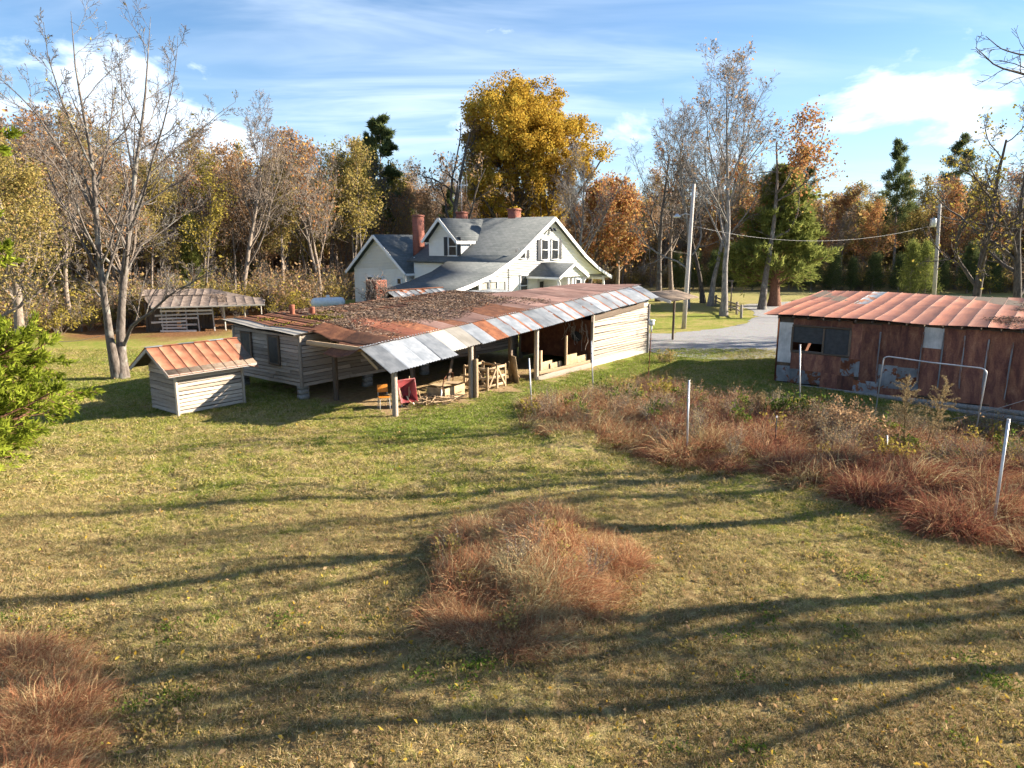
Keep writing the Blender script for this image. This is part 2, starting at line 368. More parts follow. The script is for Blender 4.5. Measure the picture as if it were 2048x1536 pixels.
def lawn_color(g, bright=1., blade=False):
    p = g.pos(); x, y, z = g.sep(p)
    a = g.noise(p, .22, 4, .55); b = g.noise(p, 1.1, 5, .62); c = g.noise(p, 9., 4, .6)
    far = g.smooth(y, 12., 30., 0., 1.)
    strip = g.smooth(g.m('ABSOLUTE', g.m('SUBTRACT', g.m('SUBTRACT', g.m('MULTIPLY', x, .787), g.m('MULTIPLY', y, .617)), -16.3)), 2.6, .4)
    f = g.m('ADD', g.m('ADD', g.m('MULTIPLY', a, .8), g.m('MULTIPLY', b, .75)), g.m('MULTIPLY', far, .17))
    strip = g.m('MULTIPLY', strip, g.smooth(g.m('ADD', g.m('MULTIPLY', x, .617), g.m('MULTIPLY', y, .787)), 11., 17.))
    f = g.m('ADD', f, g.m('MULTIPLY', strip, .34))
    f = g.m('ADD', f, g.m('MULTIPLY', g.m('SUBTRACT', c, .5), .9 if not blade else .6))
    f = g.m('SUBTRACT', f, g.smooth(y, 19., 9., 0., .17))
    e_ = g.noise(p, 3.3, 4, .6); f = g.m('ADD', f, g.m('MULTIPLY', g.m('SUBTRACT', e_, .5), .7))
    k = bright
    tan1 = tuple(k*q for q in (.185, .13, .062)); tan2 = tuple(k*q for q in (.29, .23, .105))
    gr1 = tuple(k*q for q in (.205, .19, .05)); gr2 = tuple(k*q for q in (.14, .175, .03))
    return g.ramp(g.smooth(f, .43, 1.24), [(0, tan1), (.33, tan2), (.60, gr1), (.95, gr2)]), c, b
def f_ground(g):
    cl, c, b = lawn_color(g, 1.3)
    p = g.pos(); x, y, z = g.sep(p)
    fine = g.noise(p, 38., 3, .7); fine2 = g.noise(p, 90., 2, .6)
    k = g.m('ADD', .45, g.m('ADD', g.m('MULTIPLY', fine, .75), g.m('MULTIPLY', fine2, .35)))
    cl = g.mix(1., cl, g.comb(k, k, k), 'MULTIPLY')
    # fallen-leaf floor under the woods
    edge = g.m('ADD', y, g.m('MULTIPLY', g.noise(p, .12, 3), 14.))
    lw = g.m('MULTIPLY', g.smooth(x, -17., -21.), g.smooth(edge, 50., 54.))
    wood_ = g.m('MAXIMUM', lw, g.smooth(edge, 92., 100.))
    leaf = g.ramp(g.noise(p, 6., 5, .7), [(.3, (.085, .042, .022)), (.5, (.19, .095, .045)), (.7, (.29, .16, .075))])
    cl = g.mix(wood_, cl, leaf)
    # pale dry field across the drive
    fld = g.m('MULTIPLY', g.smooth(y, 60., 66.), g.smooth(x, 12., 17.))
    cl = g.mix(g.m('MULTIPLY', fld, .7), cl, g.mix(g.noise(p, .5, 4), (.27, .25, .095), (.36, .30, .14)))
    # bare dirt beneath the shed roof
    q1 = g.m('ADD', g.m('MULTIPLY', x, .617), g.m('MULTIPLY', y, .787)); q2 = g.m('SUBTRACT', g.m('MULTIPLY', x, .787), g.m('MULTIPLY', y, .617))
    q2 = g.m('ADD', q2, g.m('MULTIPLY', g.m('SUBTRACT', g.noise(p, .9, 5, .6), .5), 3.2))
    dirt = g.m('MULTIPLY', g.m('MULTIPLY', g.smooth(q2, -26.5, -25.6), g.smooth(q2, -16.9, -17.9)), g.m('MULTIPLY', g.smooth(q1, 15.4, 16.6), g.smooth(q1, 30.5, 29.)))
    dc = g.ramp(g.noise(p, 5., 5, .7), [(.3, (.20, .135, .07)), (.5, (.33, .235, .125)), (.7, (.42, .32, .19))])
    cl = g.mix(g.m('MULTIPLY', dirt, g.smooth(b, .28, .48)), cl, dc)
    h = g.m('ADD', fine, g.m('MULTIPLY', c, 1.5))
    return {'Base Color': cl, 'Normal': g.bump(h, .9, .05)}
M['ground'] = mk('ground', f_ground, 1., 0, .1)
def grassblade(name, bright):
    m = bpy.data.materials.new(name); m.use_nodes = True; m.node_tree.nodes.clear(); g = G(m.node_tree)
    cl, _, _ = lawn_color(g, bright, True)
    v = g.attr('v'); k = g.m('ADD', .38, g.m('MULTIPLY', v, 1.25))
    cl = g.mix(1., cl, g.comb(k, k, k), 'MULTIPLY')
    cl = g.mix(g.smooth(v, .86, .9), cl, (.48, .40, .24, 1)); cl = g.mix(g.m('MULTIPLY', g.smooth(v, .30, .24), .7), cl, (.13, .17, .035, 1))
    a = g.n('ShaderNodeBsdfDiffuse', Color=cl); b = g.n('ShaderNodeBsdfTranslucent', Color=cl)
    g.n('ShaderNodeOutputMaterial', Surface=g.n('ShaderNodeMixShader', i0=.3, i1=a.outputs[0], i2=b.outputs[0])); return m
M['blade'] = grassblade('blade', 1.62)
def f_gravel(g):
    p = g.pos(); a = g.noise(p, 30., 4, .7); b = g.noise(p, 1.2, 5, .6)
    vo = g.n('ShaderNodeTexVoronoi', Vector=p, Scale=22.)
    c = g.mix(g.smooth(a, .25, .75), (.17, .175, .185), (.36, .36, .365))
    c = g.mix(g.m('MULTIPLY', g.smooth(b, .52, .72), .45), c, (.20, .165, .12, 1))
    return {'Base Color': g.mix(.25, c, vo.outputs['Color'], 'SOFT_LIGHT'), 'Normal': g.bump(a, .8, .03)}
M['gravel'] = mk('gravel', f_gravel, 1., 0, .2)
M['plywood'] = flat('plywood', (.43, .32, .19), .85, 0, .3, 3)
M['red_paint'] = flat('red_paint', (.20, .022, .025), .5, 0, .35, 5)
M['orange_plastic'] = flat('orange_plastic', (.60, .22, .03), .45, 0, .1)
M['rubber'] = flat('rubber', (.03, .03, .03), .8)
M['tank_white'] = flat('tank_white', (.66, .68, .68), .45, 0, .1)
M['wire'] = flat('wire', (.30, .30, .30), .6, .3, .1)
M['black_wire'] = flat('black_wire', (.05, .05, .055), .6, 0, .1)
M['white_paint'] = flat('white_paint', (.75, .75, .73), .5, 0, .1)
M['terracotta'] = flat('terracotta', (.28, .10, .06), .85, 0, .3)
M['stone'] = flat('stone', (.26, .23, .20), .95, 0, .4, 5)
# ================================================================ ground and drive
def lines_(*seg):
    a = [np.array([seg[0][0]])]
    for (s, e, st) in seg: a.append(np.arange(s, e, st)[1:] if len(a) > 1 else np.arange(s, e, st))
    return np.unique(np.round(np.concatenate(a), 3))
gx = lines_((-900, -100, 80), (-100, -30, 5), (-30, 30, .5), (30, 100, 5), (100, 901, 80))
gy = lines_((-60, 0, 10), (0, 5, 1), (5, 30, .4), (30, 75, 1.), (75, 140, 6), (140, 1400, 90))
X, Y = np.meshgrid(gx, gy); Z = hz(X, Y)
nx, ny = len(gx), len(gy)
i = np.arange(ny-1)[:, None]*nx; j = np.arange(nx-1)[None]
gf = np.stack([i+j, i+j+1, i+nx+j+1, i+nx+j], -1).reshape(-1, 4)
o = part('ground', mesh_np('ground', np.stack([X, Y, Z], -1), gf, M['ground'], True)); tag(o, kind='structure', label='mown lawn of tan and green grass')

def poly_sheet(name, pts, mat, lift, rough=.35, seed=1):
    """flat sheet with a ragged edge"""
    r = np.random.default_rng(seed); P = []
    n = len(pts)
    for k in range(n):
        a, b = np.array(pts[k], float), np.array(pts[(k+1) % n], float); L = np.linalg.norm(b-a); m = max(2, int(L/.45))
        for q in range(m): P.append(a+(b-a)*q/m+r.normal(0, rough*.35, 2))
    import bmesh
    bm = bmesh.new(); vs = [bm.verts.new((p[0], p[1], float(hz(p[0], p[1]))+lift)) for p in P]
    bm.faces.new(vs); bmesh.ops.triangulate(bm, faces=bm.faces[:])
    me = bpy.data.meshes.new(name); bm.to_mesh(me); bm.free(); me.materials.append(mat)
    return part(name, me)
dr = [gp(*p) for p in ((1020, 690), (1130, 688), (1290, 700), (1345, 713), (1430, 719), (1560, 716), (1640, 700))]
dr += [Vector((26, 44, 0)), Vector((27, 60, 0)), Vector((28, 70, 0)), Vector((60, 74, 0)), Vector((140, 80, 0)), Vector((140, 85, 0)), Vector((60, 79, 0))]
dr += [gp(*p) for p in ((1660, 601), (1560, 604), (1490, 609), (1475, 613), (1505, 621), (1513, 634), (1490, 648), (1430, 659), (1330, 667), (1200, 668), (1020, 666))]
o = poly_sheet('gravel_drive', [(p.x, p.y) for p in dr], M['gravel'], .016); tag(o, 'pale grey gravel drive curving between the sheds', kind='structure')

# ================================================================ shared builders
AX = Vector((.617, .787, 0)); NX = Vector((.787, -.617, 0)); PHI = math.atan2(.787, .617)
P0 = Vector((-4.07, 24.3, 0))
def fr(a, m, z=0.): return P0+AX*a-NX*m+Vector((0, 0, z))
rngb = random.Random(5)
def lap_wall(name, parent, mat, org, ux, xr, z0, z1, step=.115, proud=.022):
    """clapboard wall in one piece for the far house; xr(z) gives the span; ux is its horizontal direction"""
    ux = Vector(ux); nrm = ux.cross(Vector((0, 0, 1)))        # outward
    org = Vector(org); V = []; F = []; z = z0
    while z < z1-1e-4:
        zt = min(z+step, z1); (a0, a1), (b0, b1) = xr(z+1e-4), xr(zt-1e-4); n = len(V)
        for (x, zz, p) in ((a0, z, 0), (a1, z, 0), (a0, z, proud), (a1, z, proud), (b1, zt, .002), (b0, zt, .002)):
            V.append(org+ux*x+nrm*p+Vector((0, 0, zz)))
        F += [(n, n+1, n+3, n+2), (n+2, n+3, n+4, n+5)]; z = zt
    return part(name, mesh_np(name, [tuple(v) for v in V], np.array(F), mat), parent)
def slab_roof(name, parent, mat, prof, y0, y1, th=.12, axis='y'):
    """roof slab: profile (x, z) extruded along y (or x when axis is 'x')"""
    V = []; n = len(prof); F = []
    for yy in (y0, y1):
        for (x, z) in prof: V.append((x, yy, z))
        for (x, z) in prof: V.append((x, yy, z-th))
    for k in range(n-1):
        F += [(k, k+1, 2*n+k+1, 2*n+k), (n+k+1, n+k, 3*n+k, 3*n+k+1), (k+1, k, n+k, n+k+1), (2*n+k, 2*n+k+1, 3*n+k+1, 3*n+k)]
    F += [(0, 2*n, 3*n, n), (n-1, 2*n-1, 4*n-1, 3*n-1)]
    V = np.array(V)
    if axis == 'x': V = V[:, [1, 0, 2]]
    return part(name, mesh_np(name, V, np.array(F), mat), parent)
def window(parent, c, w, h, face=0., shut=0, dbl=True):
    f = [g_box((0, -.03, h/2+.05), (w+.22, .07, .10)), g_box((0, -.04, -h/2-.05), (w+.26, .10, .09)),
         g_box((-w/2-.05, -.03, 0), (.10, .068, h)), g_box((w/2+.05, -.03, 0), (.10, .068, h))]
    if dbl: f.append(g_box((0, -.022, 0), (w, .045, .06)))
    o = part('window', mesh_np('window', *merge(f), M['trim']), parent, c, (0, 0, face))
    box('pane', o, M['glass'], (0, -.008, 0), (w, .012, h))
    for s in ((-1, 1) if shut else ()):
        if shut == s or shut == 2: box('shutter', o, M['shutter'], (s*(w/2+.30), -.05, 0), (.34, .05, h+.1))
    return o
def sheet(parent, mat, f, prof, nv=2, name='roof_sheet', smooth=False):
    """one metal sheet; f(u, v) gives a point, prof the rib heights across it"""
    V = []; nu = len(prof)
    for q in range(nv+1):
        for (u, h) in prof:
            p = f(u, q/nv); V.append((p[0], p[1], p[2]+h))
    k = np.arange(nv)[:, None]*nu; j = np.arange(nu-1)[None]
    F = np.stack([k+j, k+j+1, k+nu+j+1, k+nu+j], -1).reshape(-1, 4)
    return part(name, mesh_np(name, V, F, mat, smooth), parent)
CRIMP = [(0, .020), (.035, .0), (.965, .0), (1.0, .020)]
CORR = [(k/12, .020 if k % 2 else -.010) for k in range(13)]
CRIMP2 = [(0, .034), (.05, .0), (.47, 0), (.5, .022), (.53, 0), (.95, .0), (1.0, .034)]
def interp(x, pts): return float(np.interp(x, [p[0] for p in pts], [p[1] for p in pts]))

# ================================================================ white farmhouse
H = thing('farmhouse', 'white clapboard farmhouse with grey shingle roofs and brick chimneys', 'house', (2.82, 53.4, 0), PHI)
ZR = 7.87
PROF = [(-11.9, 2.92), (-9.5, 3.38), (-7.22, 3.97), (-4.57, 5.10), (0, ZR), (4.25, 5.10), (6.2, 4.1), (8.3, 3.32)]
def proof(x): return interp(x, PROF)
def span(z, inset=.0):
    l = float(np.interp(z, [2.92, 3.38, 3.97, 5.10, ZR], [-11.9, -9.5, -7.22, -4.57, 0])); r = float(np.interp(z, [3.32, 4.1, 5.10, ZR], [8.3, 6.2, 4.25, 0]))
    return l, r
roof = slab_roof('roof', H, M['shingle'], [(-5.6, proof(-5.6))]+PROF[3:], -.42, 9.4)
slab_roof('porch_roof', H, M['shingle'], PROF[:3]+[(-5.603, proof(-5.603))], -.42, 5.2)
def gz(z):
    l, r = span(z+.14); return (max(l, -11.6), min(r, 8.1))
lap_wall('wall', H, M['siding'], (0, 0, 0), (1, 0, 0), lambda z: (-5.2, 4.6), .9, 3.50)
lap_wall('wall', H, M['siding'], (0, 0, 0), (1, 0, 0), lambda z: (max(gz(z)[0], -8.1), gz(z)[1]), 3.50, ZR-.16)
lap_wall('wall', H, M['siding'], (4.6, 0, 0), (0, 1, 0), lambda z: (0, 9), .9, 4.6)
lap_wall('wall', H, M['siding'], (-5.2, 9, 0), (0, -1, 0), lambda z: (0, 9), .9, 4.5)
lap_wall('wall', H, M['siding'], (-11.4, 5, 0), (1, 0, 0), lambda z: (0, 6.2), .9, 2.8)
lap_wall('wall', H, M['siding'], (4.6, 9.0, 0), (-1, 0, 0), lambda z: (0, 9.8), .9, 4.9)
box('floor_deck', H, M['block'], (-.5, 4.5, .45), (10.1, 9.0, .9)); box('floor_deck', H, M['block'], (-8.3, 2.5, .45), (6.2, 5.0, .88))
box('floor_deck', H, M['block'], (6.3, 4.4, .45), (3.2, 8.8, .9))
# rake boards
def rake(y, lo=0):
    for (x0, z0), (x1, z1) in zip(PROF[:-1], PROF[1:]):
        o = bar('rake_board', roof, M['trim'], (x0, y, z0-.15), (x1, y, z1-.15), .045, .24)
rake(-.447)
bar('fascia', roof, M['trim'], (-11.93, -.4, 2.83), (-11.93, 5.2, 2.83), .05, .16)
bar('fascia', roof, M['trim'], (8.33, -.4, 3.22), (8.33, 9.3, 3.22), .05, .16)
for y in (0.1, 3, 6, 9): box('porch_post', H, M['trim'], (7.9, y, 2.05), (.16, .16, 2.4))
box('porch_beam', H, M['trim'], (7.9, 4.5, 3.1), (.14, 9, .2))
# screened back porch
box('porch_post', H, M['trim'], (-9.85, 0, 1.95), (.14, .14, 2.7)); box('porch_post', H, M['trim'], (-8.12, 0, 2.1), (.16, .16, 2.8)); box('porch_post', H, M['trim'], (-11.3, 0, 1.9), (.14, .14, 2.0))
sp = part('porch_screen', mesh_np('porch_screen', *merge([g_box((-6.65, -.01, z), (2.9, .08, .10)) for z in (1.55, 2.52, 3.44)]+[g_box((x, -.012, 2.5), (.10, .085, 1.9)) for x in (-8.02, -7.1, -6.2, -5.28)]), M['trim']), H)
for k, x in enumerate((-7.56, -6.65, -5.74)):
    for z in (2.03, 2.98): box('screen_panel', sp, M['screen'], (x, .03, z), (.84, .02, .88))
box('half_wall', H, M['siding'], (-6.65, .0, 1.2), (2.9, .1, .62)); box('half_wall', H, M['siding'], (-9.75, .0, 1.2), (3.3, .1, .62))
# windows of the gable end
for x in (-.78, .52): window(H, (x, -.02, 5.47), .78, 1.35, 0, -1 if x < 0 else 1)
window(H, (-3.45, -.02, 5.2), .6, .55, 0, 2, False)
window(H, (-3.25, -.02, 3.0), .8, 1.35); window(H, (2.9, -.02, 2.9), .8, 1.3)
dr_ = box('door', H, M['glass'], (-.95, -.05, 2.15), (.95, .06, 2.1)); 
for q, s in (((-1.5, -.06, 2.2), (.12, .09, 2.3)), ((-.4, -.06, 2.2), (.12, .09, 2.3)), ((-.95, -.06, 3.3), (1.22, .09, .14))): box('door_frame', dr_, M['trim'], (0, 0, 0), (1, 1, 1)).matrix_local = Matrix.LocRotScale(Vector(((q[0]+.95)/.95, (q[1]+.05)/.06, (q[2]-2.15)/2.1)), None, Vector((s[0]/.95, s[1]/.06, s[2]/2.1)))
part('gable_lamp', mesh_np('gable_lamp', *merge([g_box((0, -.1, 0), (.12, .2, .12)), g_tube([(-.12, -.2, -.02), (-.3, -.42, -.12)], [.07, .12], 8), g_tube([(.12, -.2, -.02), (.3, -.42, -.12)], [.07, .12], 8)]), M['shutter']), H, (-.1, 0, 7.0))
tubes('conduit', H, M['dark_screen'], [([(-5.0, -.06, .9), (-5.0, -.06, 4.2)], .03)])
# small entry porch on the gable end
pr = slab_roof('entry_roof', H, M['shingle'], [(-2.95, 3.66), (-1.1, 4.58), (.75, 3.66)], -2.9, .0, .1)
lap_wall('entry_gable', H, M['siding'], (-1.1, -2.72, 0), (1, 0, 0), lambda z: (-1.7*(4.46-z)/.86, 1.7*(4.46-z)/.86), 3.6, 4.44)
for s in (-1, 1): bar('rake_board', pr, M['trim'], (-1.1+s*1.87, -2.93, 3.58), (-1.1, -2.93, 4.50), .045, .18)
bar('fascia', pr, M['trim'], (-2.97, -2.9, 3.56), (-2.97, 0, 3.56), .05, .16); bar('fascia', pr, M['trim'], (.77, -2.9, 3.56), (.77, 0, 3.56), .05, .16)
for q in ((-2.9, -2.6), (.7, .5)): tubes('downspout', pr, M['trim'], [([(q[0], -2.75, 3.5), (q[1], -2.7, 3.25), (q[1], -2.7, 1.0)], .05)])
for x in (-2.7, -1.5, .5): box('porch_post', H, M['trim'], (x, -2.6, 2.2), (.14, .14, 2.8))
lap_wall('entry_wall', H, M['siding'], (-.9, -2.55, 0), (1, 0, 0), lambda z: (0, 1.4), .9, 3.6); lap_wall('entry_wall', H, M['siding'], (.5, -2.55, 0), (0, 1, 0), lambda z: (0, 2.5), .9, 3.6)
lap_wall('entry_wall', H, M['siding'], (-.9, 0, 0), (0, -1, 0), lambda z: (0, 2.55), .9, 3.6)
window(H, (-.2, -2.58, 2.75), .62, 1.25); box('floor_deck', H, M['block'], (-1.1, -1.3, .45), (3.6, 2.6, .9))
# dormer
slab_roof('dormer_roof', H, M['shingle_side'], [(4.55, 6.12), (6.3, 7.78), (8.05, 6.12)], -5.25, -.2, .1, 'x')
lap_wall('dormer_wall', H, M['siding'], (-4.75, 6.3, 0), (0, -1, 0), lambda z: (-1.5, 1.5) if z < 6.2 else (-1.5*(7.7-z)/1.5, 1.5*(7.7-z)/1.5), 4.6, 7.66)
for s in (-1, 1): lap_wall('dormer_wall', H, M['siding'], (-4.75, 4.8, 0) if s < 0 else (0, 7.8, 0), (1, 0, 0) if s < 0 else (-1, 0, 0), lambda z: (0, 4.7), 4.6, 6.2)
for s in (-1, 1): bar('rake_board', roof, M['trim'], (-5.28, 6.3+s*1.76, 6.0), (-5.28, 6.3, 7.68), .05, .2)
bar('fascia', roof, M['trim'], (-5.25, 4.53, 6.0), (-3.2, 4.53, 6.0), .04, .2)
window(H, (-4.77, 5.35, 5.72), .72, 1.25, -math.pi/2, 2)
# side wing
WY0, WY1, WX = 9.4, 15.4, -5.7; WC = (WY0+WY1)/2
slab_roof('wing_roof', H, M['shingle_side'], [(WY0-.45, 3.72), (WC, 6.62), (WY1+.45, 3.72)], WX-.5, 3.5, .12, 'x')
lap_wall('wing_wall', H, M['siding'], (WX, WC, 0), (0, -1, 0), lambda z: (-3, 3) if z < 4.0 else (-3*(6.5-z)/2.5, 3*(6.5-z)/2.5), .9, 6.46)
lap_wall('wing_wall', H, M['siding'], (WX, WY0, 0), (1, 0, 0), lambda z: (0, 9), .9, 4.0); lap_wall('wing_wall', H, M['siding'], (3, WY1, 0), (-1, 0, 0), lambda z: (0, 8.7), .9, 4.0)
box('floor_deck', H, M['block'], (WX/2+1.5, WC, .45), (8.6, 5.96, .9))
for s in (-1, 1): bar('rake_board', roof, M['trim'], (WX-.53, WC+s*3.46, 3.62), (WX-.53, WC, 6.50), .05, .22)
bar('fascia', roof, M['trim'], (WX-.5, WY0-.48, 3.60), (0, WY0-.48, 3.60), .04, .18)
for y in (13.45, 12.35): window(H, (WX-.02, y, 2.75), .6, 1.05, -math.pi/2)
window(H, (WX-.02, 10.1, 2.85), .4, .8, -math.pi/2)
def chimney(c, w, z0, z1):
    o = part('chimney', mesh_np('chimney', *merge([g_box((0, 0, (z0+z1)/2), (w, w*.9, z1-z0)), g_box((0, 0, z1-.09), (w+.10, w*.9+.1, .10))]), M['chimney']), H, (*c, 0))
chimney((-3.9, 9.75), .68, 4, 8.1); chimney((.25, 3.55), .75, 7.0, 8.55); chimney((.2, 8.9), .7, 7, 8.45)

# ================================================================ raised coop with clapboard walls
EA = lambda a: 1.80+.0617*a                          # eave height of the open shed along its length
BR = lambda a: EA(a)+.66
BK = lambda a: interp(a, [(-.8, 2.76), (.6, 2.86), (2, 2.96), (5, 3.16), (10, 3.41), (19.6, 3.62)])
C0 = fr(-.44, 4.8)
C = thing('chicken_coop', 'long weathered clapboard coop raised on block piers with a leaf-strewn roof', 'shed', C0, PHI)
CL, CW, CZ = 13.7, 4.5, .52
def coop_z(x, y):
    f = interp(x, [(-.5, 2.60), (3, 2.86), (6, 3.06), (10, 3.24), (14, 3.38)]); b = interp(x, [(-.5, 2.84), (6, 3.06), (14, 3.30)])
    t = (y+.25)/(CW+.6); return f+(b-f)*t-.05*math.sin(math.pi*t)+.03*math.sin(1.3*x+2*y)
fl = box('floor', C, M['dark_wood'], (CL/2, CW/2, CZ+.06), (CL-.06, CW-.06, .1))
def clap(thing_, L, org, rz, z0, topf, h=.145, mat='gray_wood', seed=1, plen=3.1, gaps=.035, fill=.87):
    """clapboards one by one on a backing wall; org is the wall's left end seen from outside"""
    r = random.Random(seed)
    zt = min(topf(L*k/8) for k in range(9))
    wl = box('wall', thing_, M['dark_wood'], (0, 0, 0), (1, 1, 1)); wl.scale = (1, 1, 1)
    wl.data = mesh_np('wall', *g_box((L/2, .05, (z0+zt)/2), (L, .05, zt-z0)), M['dark_wood'])
    wl.location = org; wl.rotation_euler = (0, 0, rz)
    z = z0
    while z < max(topf(L*k/8) for k in range(9))-.03:
        ok = [L*k/60 for k in range(61) if topf(L*k/60) >= z+h*.75]
        if not ok: break
        x, xe = ok[0], ok[-1]
        while x < xe-.05:
            L_ = xe; n = min(xe-x, plen*r.uniform(.6, 1.25) if L > plen*1.2 else L)
            if xe-x-n < .5: n = xe-x
            if r.random() > gaps:
                board(wl, M[mat], (x+n/2, -.004-.012*r.random(), z+h*.5+r.gauss(0, .004)), (n-.006, .028, h*fill), (R(-14+r.gauss(0, 2.)), r.gauss(0, .006), 0), r)
            x += n
        z += h
    return wl
wl = clap(C, CW, (0, CW, 0), -math.pi/2, CZ, lambda s: coop_z(0, CW-s)-.06, seed=3)
clap(C, CL, (0, 0, 0), 0, CZ, lambda s: coop_z(s, 0)-.1, seed=4)
clap(C, CW, (CL, 0, 0), math.pi/2, CZ, lambda s: coop_z(CL, s)-.1, seed=6, plen=4.6)
box('wall', C, M['dark_wood'], (CL/2, CW-.03, 1.55), (CL-.1, .05, 2.05))
for (x, y) in ((0, 0), (0, CW)): box('corner_board', C, M['gray_wood'], (x-.02, y+(-.02 if y == 0 else .02), 1.56), (.10, .10, 2.06))
for yy in (3.55, 1.62):
    w_ = box('window', C, M['dark_screen'], (-.075, yy, 1.82), (.05, .62, 1.05))
    for q, s in (((.0, -.54, 0), (1.4, .12, 1.1)), ((.0, .54, 0), (1.4, .12, 1.1)), ((0, 0, .53), (1.5, 1.2, .07)), ((0, 0, -.53), (1.5, 1.2, .07))): box('frame', w_, M['dark_wood'], q, s)
for x in (.15, 3.4, 6.8, 10.2, 13.5):
    for y in (.18, CW-.18): 
        for k in range(3): box('pier_block', C, M['block'], (x+rngb.uniform(-.02, .02), y, .1+k*.2-.02), (.40, .22 if k % 2 else .26, .195))
crf = part('roof', mesh_np('roof', [(x, y, coop_z(x, y)-.055) for y in (-.2, CW/2, CW+.3) for x in np.linspace(-.35, 13.9, 16)],
      np.array([(r_*16+k, r_*16+k+1, r_*16+17+k, r_*16+16+k) for r_ in range(2) for k in range(15)]), M['dark_wood']), C)
nsh = 22
for k in range(nsh):
    x0 = -.42+k*.652; mt = M['rust' if rngb.random() < .55 else ('zinc_dull' if k < 2 else 'rust_dark')]
    sheet(crf, mt if k else M['zinc_dull'], lambda u, v, x0=x0: (x0+u*.67, -.25+v*(CW+.62)+.02*rngb.random(), coop_z(x0+u*.67, -.25+v*(CW+.62))+.004*(k % 2)), CRIMP2, 4)
for (x, y, h) in ((2.6, 4.1, .42), (3.3, 3.6, .30)):
    part('vent_pipe', mesh_np('vent_pipe', *g_lathe([(.0, h), (.11, h), (.12, h-.05), (.105, 0), (.105, -.3)], 12), M['terracotta'], True), crf, (x, y, coop_z(x, y)))

# ================================================================ long open shed with patched metal roof
L = thing('open_shed', 'long sagging open-fronted shed with patched tin roof along its front', 'shed', P0, PHI)
for a, mm, h in ((0, .05, EA(0)+.12), (3.87, -.1, EA(3.87)+.1), (8.36, .02, EA(8.36)+.1), (3.99, -.24, 1.55)):
    box('post', L, M['tan_wood' if h == 1.55 else 'gray_wood'], (a, mm, h/2-.1), (.15, .15, h+.2))
for a, mm, h in ((.35, 3.75, 2.42), (4.6, 3.9, 2.9), (8.6, 3.9, 3.0), (12.9, 4.35, 3.2), (8.9, 1.9, 2.9)): box('post', L, M['dark_wood'], (a, mm, h/2-.1), (.15, .15, h+.2), (0, 0, .1))
bar('end_beam', L, M['tan_wood'], (-.35, 4.45, 2.28), (-.3, 1.1, 2.28), .09, .16)
bar('fallen_board', L, M['tan_wood'], (-.6, 1.0, 2.25), (-.5, .3, 1.72), .05, .1); bar('fallen_board', L, M['dark_wood'], (-.5, .9, 2.3), (-.3, .1, 1.85), .06, .12)
bar('eave_beam', L, M['dark_wood'], (-.2, .06, EA(-.2)+.02), (19.0, .06, EA(19)+.02), .07, .14); bar('purlin', L, M['dark_wood'], (-.2, .92, BR(-.2)-.13), (19.2, .92, BR(19.2)-.13), .07, .12)
bar('purlin', L, M['dark_wood'], (.9, 2.8, 2.62), (19.2, 2.8, 3.45), .07, .12)
for k in range(26):
    a = .1+k*.76
    if k > 2: bar('rafter', L, M['dark_wood'], (a, .0, EA(a)+.04), (a, .95, BR(a)-.08), .05, .1)
def main_z(a, m):
    t = (m-.9)/3.9; z = BR(a)+(BK(a)-BR(a))*t
    z += .05*math.sin(1.7*a+m)*math.sin(math.pi*min(1, max(0, t)))
    if a < .8: z -= .40*(.8-a)*float(sst(.9, 2.0, m))*(1 if m < 4.2 else .6)
    return z
lrf = part('roof', mesh_np('roof', [(a, m, main_z(a, m)-.06) for m in (.95, 2.2, 3.4, 4.5) for a in np.linspace(.8, 19.2, 14)],
      np.array([(r_*14+k, r_*14+k+1, r_*14+15+k, r_*14+14+k) for r_ in range(3) for k in range(13)]), M['dark_wood']), L)
rs = random.Random(21)
for k in range(25):
    a0 = -.75+k*.81; left = k < 13
    mt = M['rust_dark'] if k < 2 else M[rs.choice(['rust', 'rust', 'rust_dark', 'roof_brown', 'roof_red'])] if left else M['roof_brown']
    for (m0, m1) in ((.86, 2.95), (2.85, 4.9)):
        ja = rs.uniform(-.03, .03)
        if k == 0 and m0 > 2: continue
        sheet(lrf, mt, lambda u, v, a0=a0, m0=m0, m1=m1, ja=ja: (a0+u*.84+ja*v, m0+v*(m1-m0), main_z(a0+u*.84, m0+v*(m1-m0))+(.022 if m0 < 2 else 0)+.014*(k % 2)), CORR, 3, smooth=True)
nst = 24
kinds = ['zinc']*4+['zinc_dull']*2+['zinc', 'rust']+['zinc_edge']*3+['zinc']+['zinc_edge']*9+['zinc', 'zinc_edge', 'zinc']
for k in range(nst):
    a0 = -.72+k*.83; w = .86; drop = .05*math.sin(k*2.1)
    m1 = -.36-(.22 if k < 4 else 0)+rs.uniform(-.05, .05)
    ez = lambda a, k=k: EA(a)-(.12 if k < 4 else 0)
    sheet(lrf, M[kinds[k]], lambda u, v, a0=a0, m1=m1, w=w, ez=ez: (a0+u*w, .98+(m1-.98)*v, BR(a0+u*w)+.035+(ez(a0+u*w)+.03-BR(a0+u*w))*v+.02*math.sin(math.pi*v)+.006*(k % 2)), CORR, 2, smooth=True)
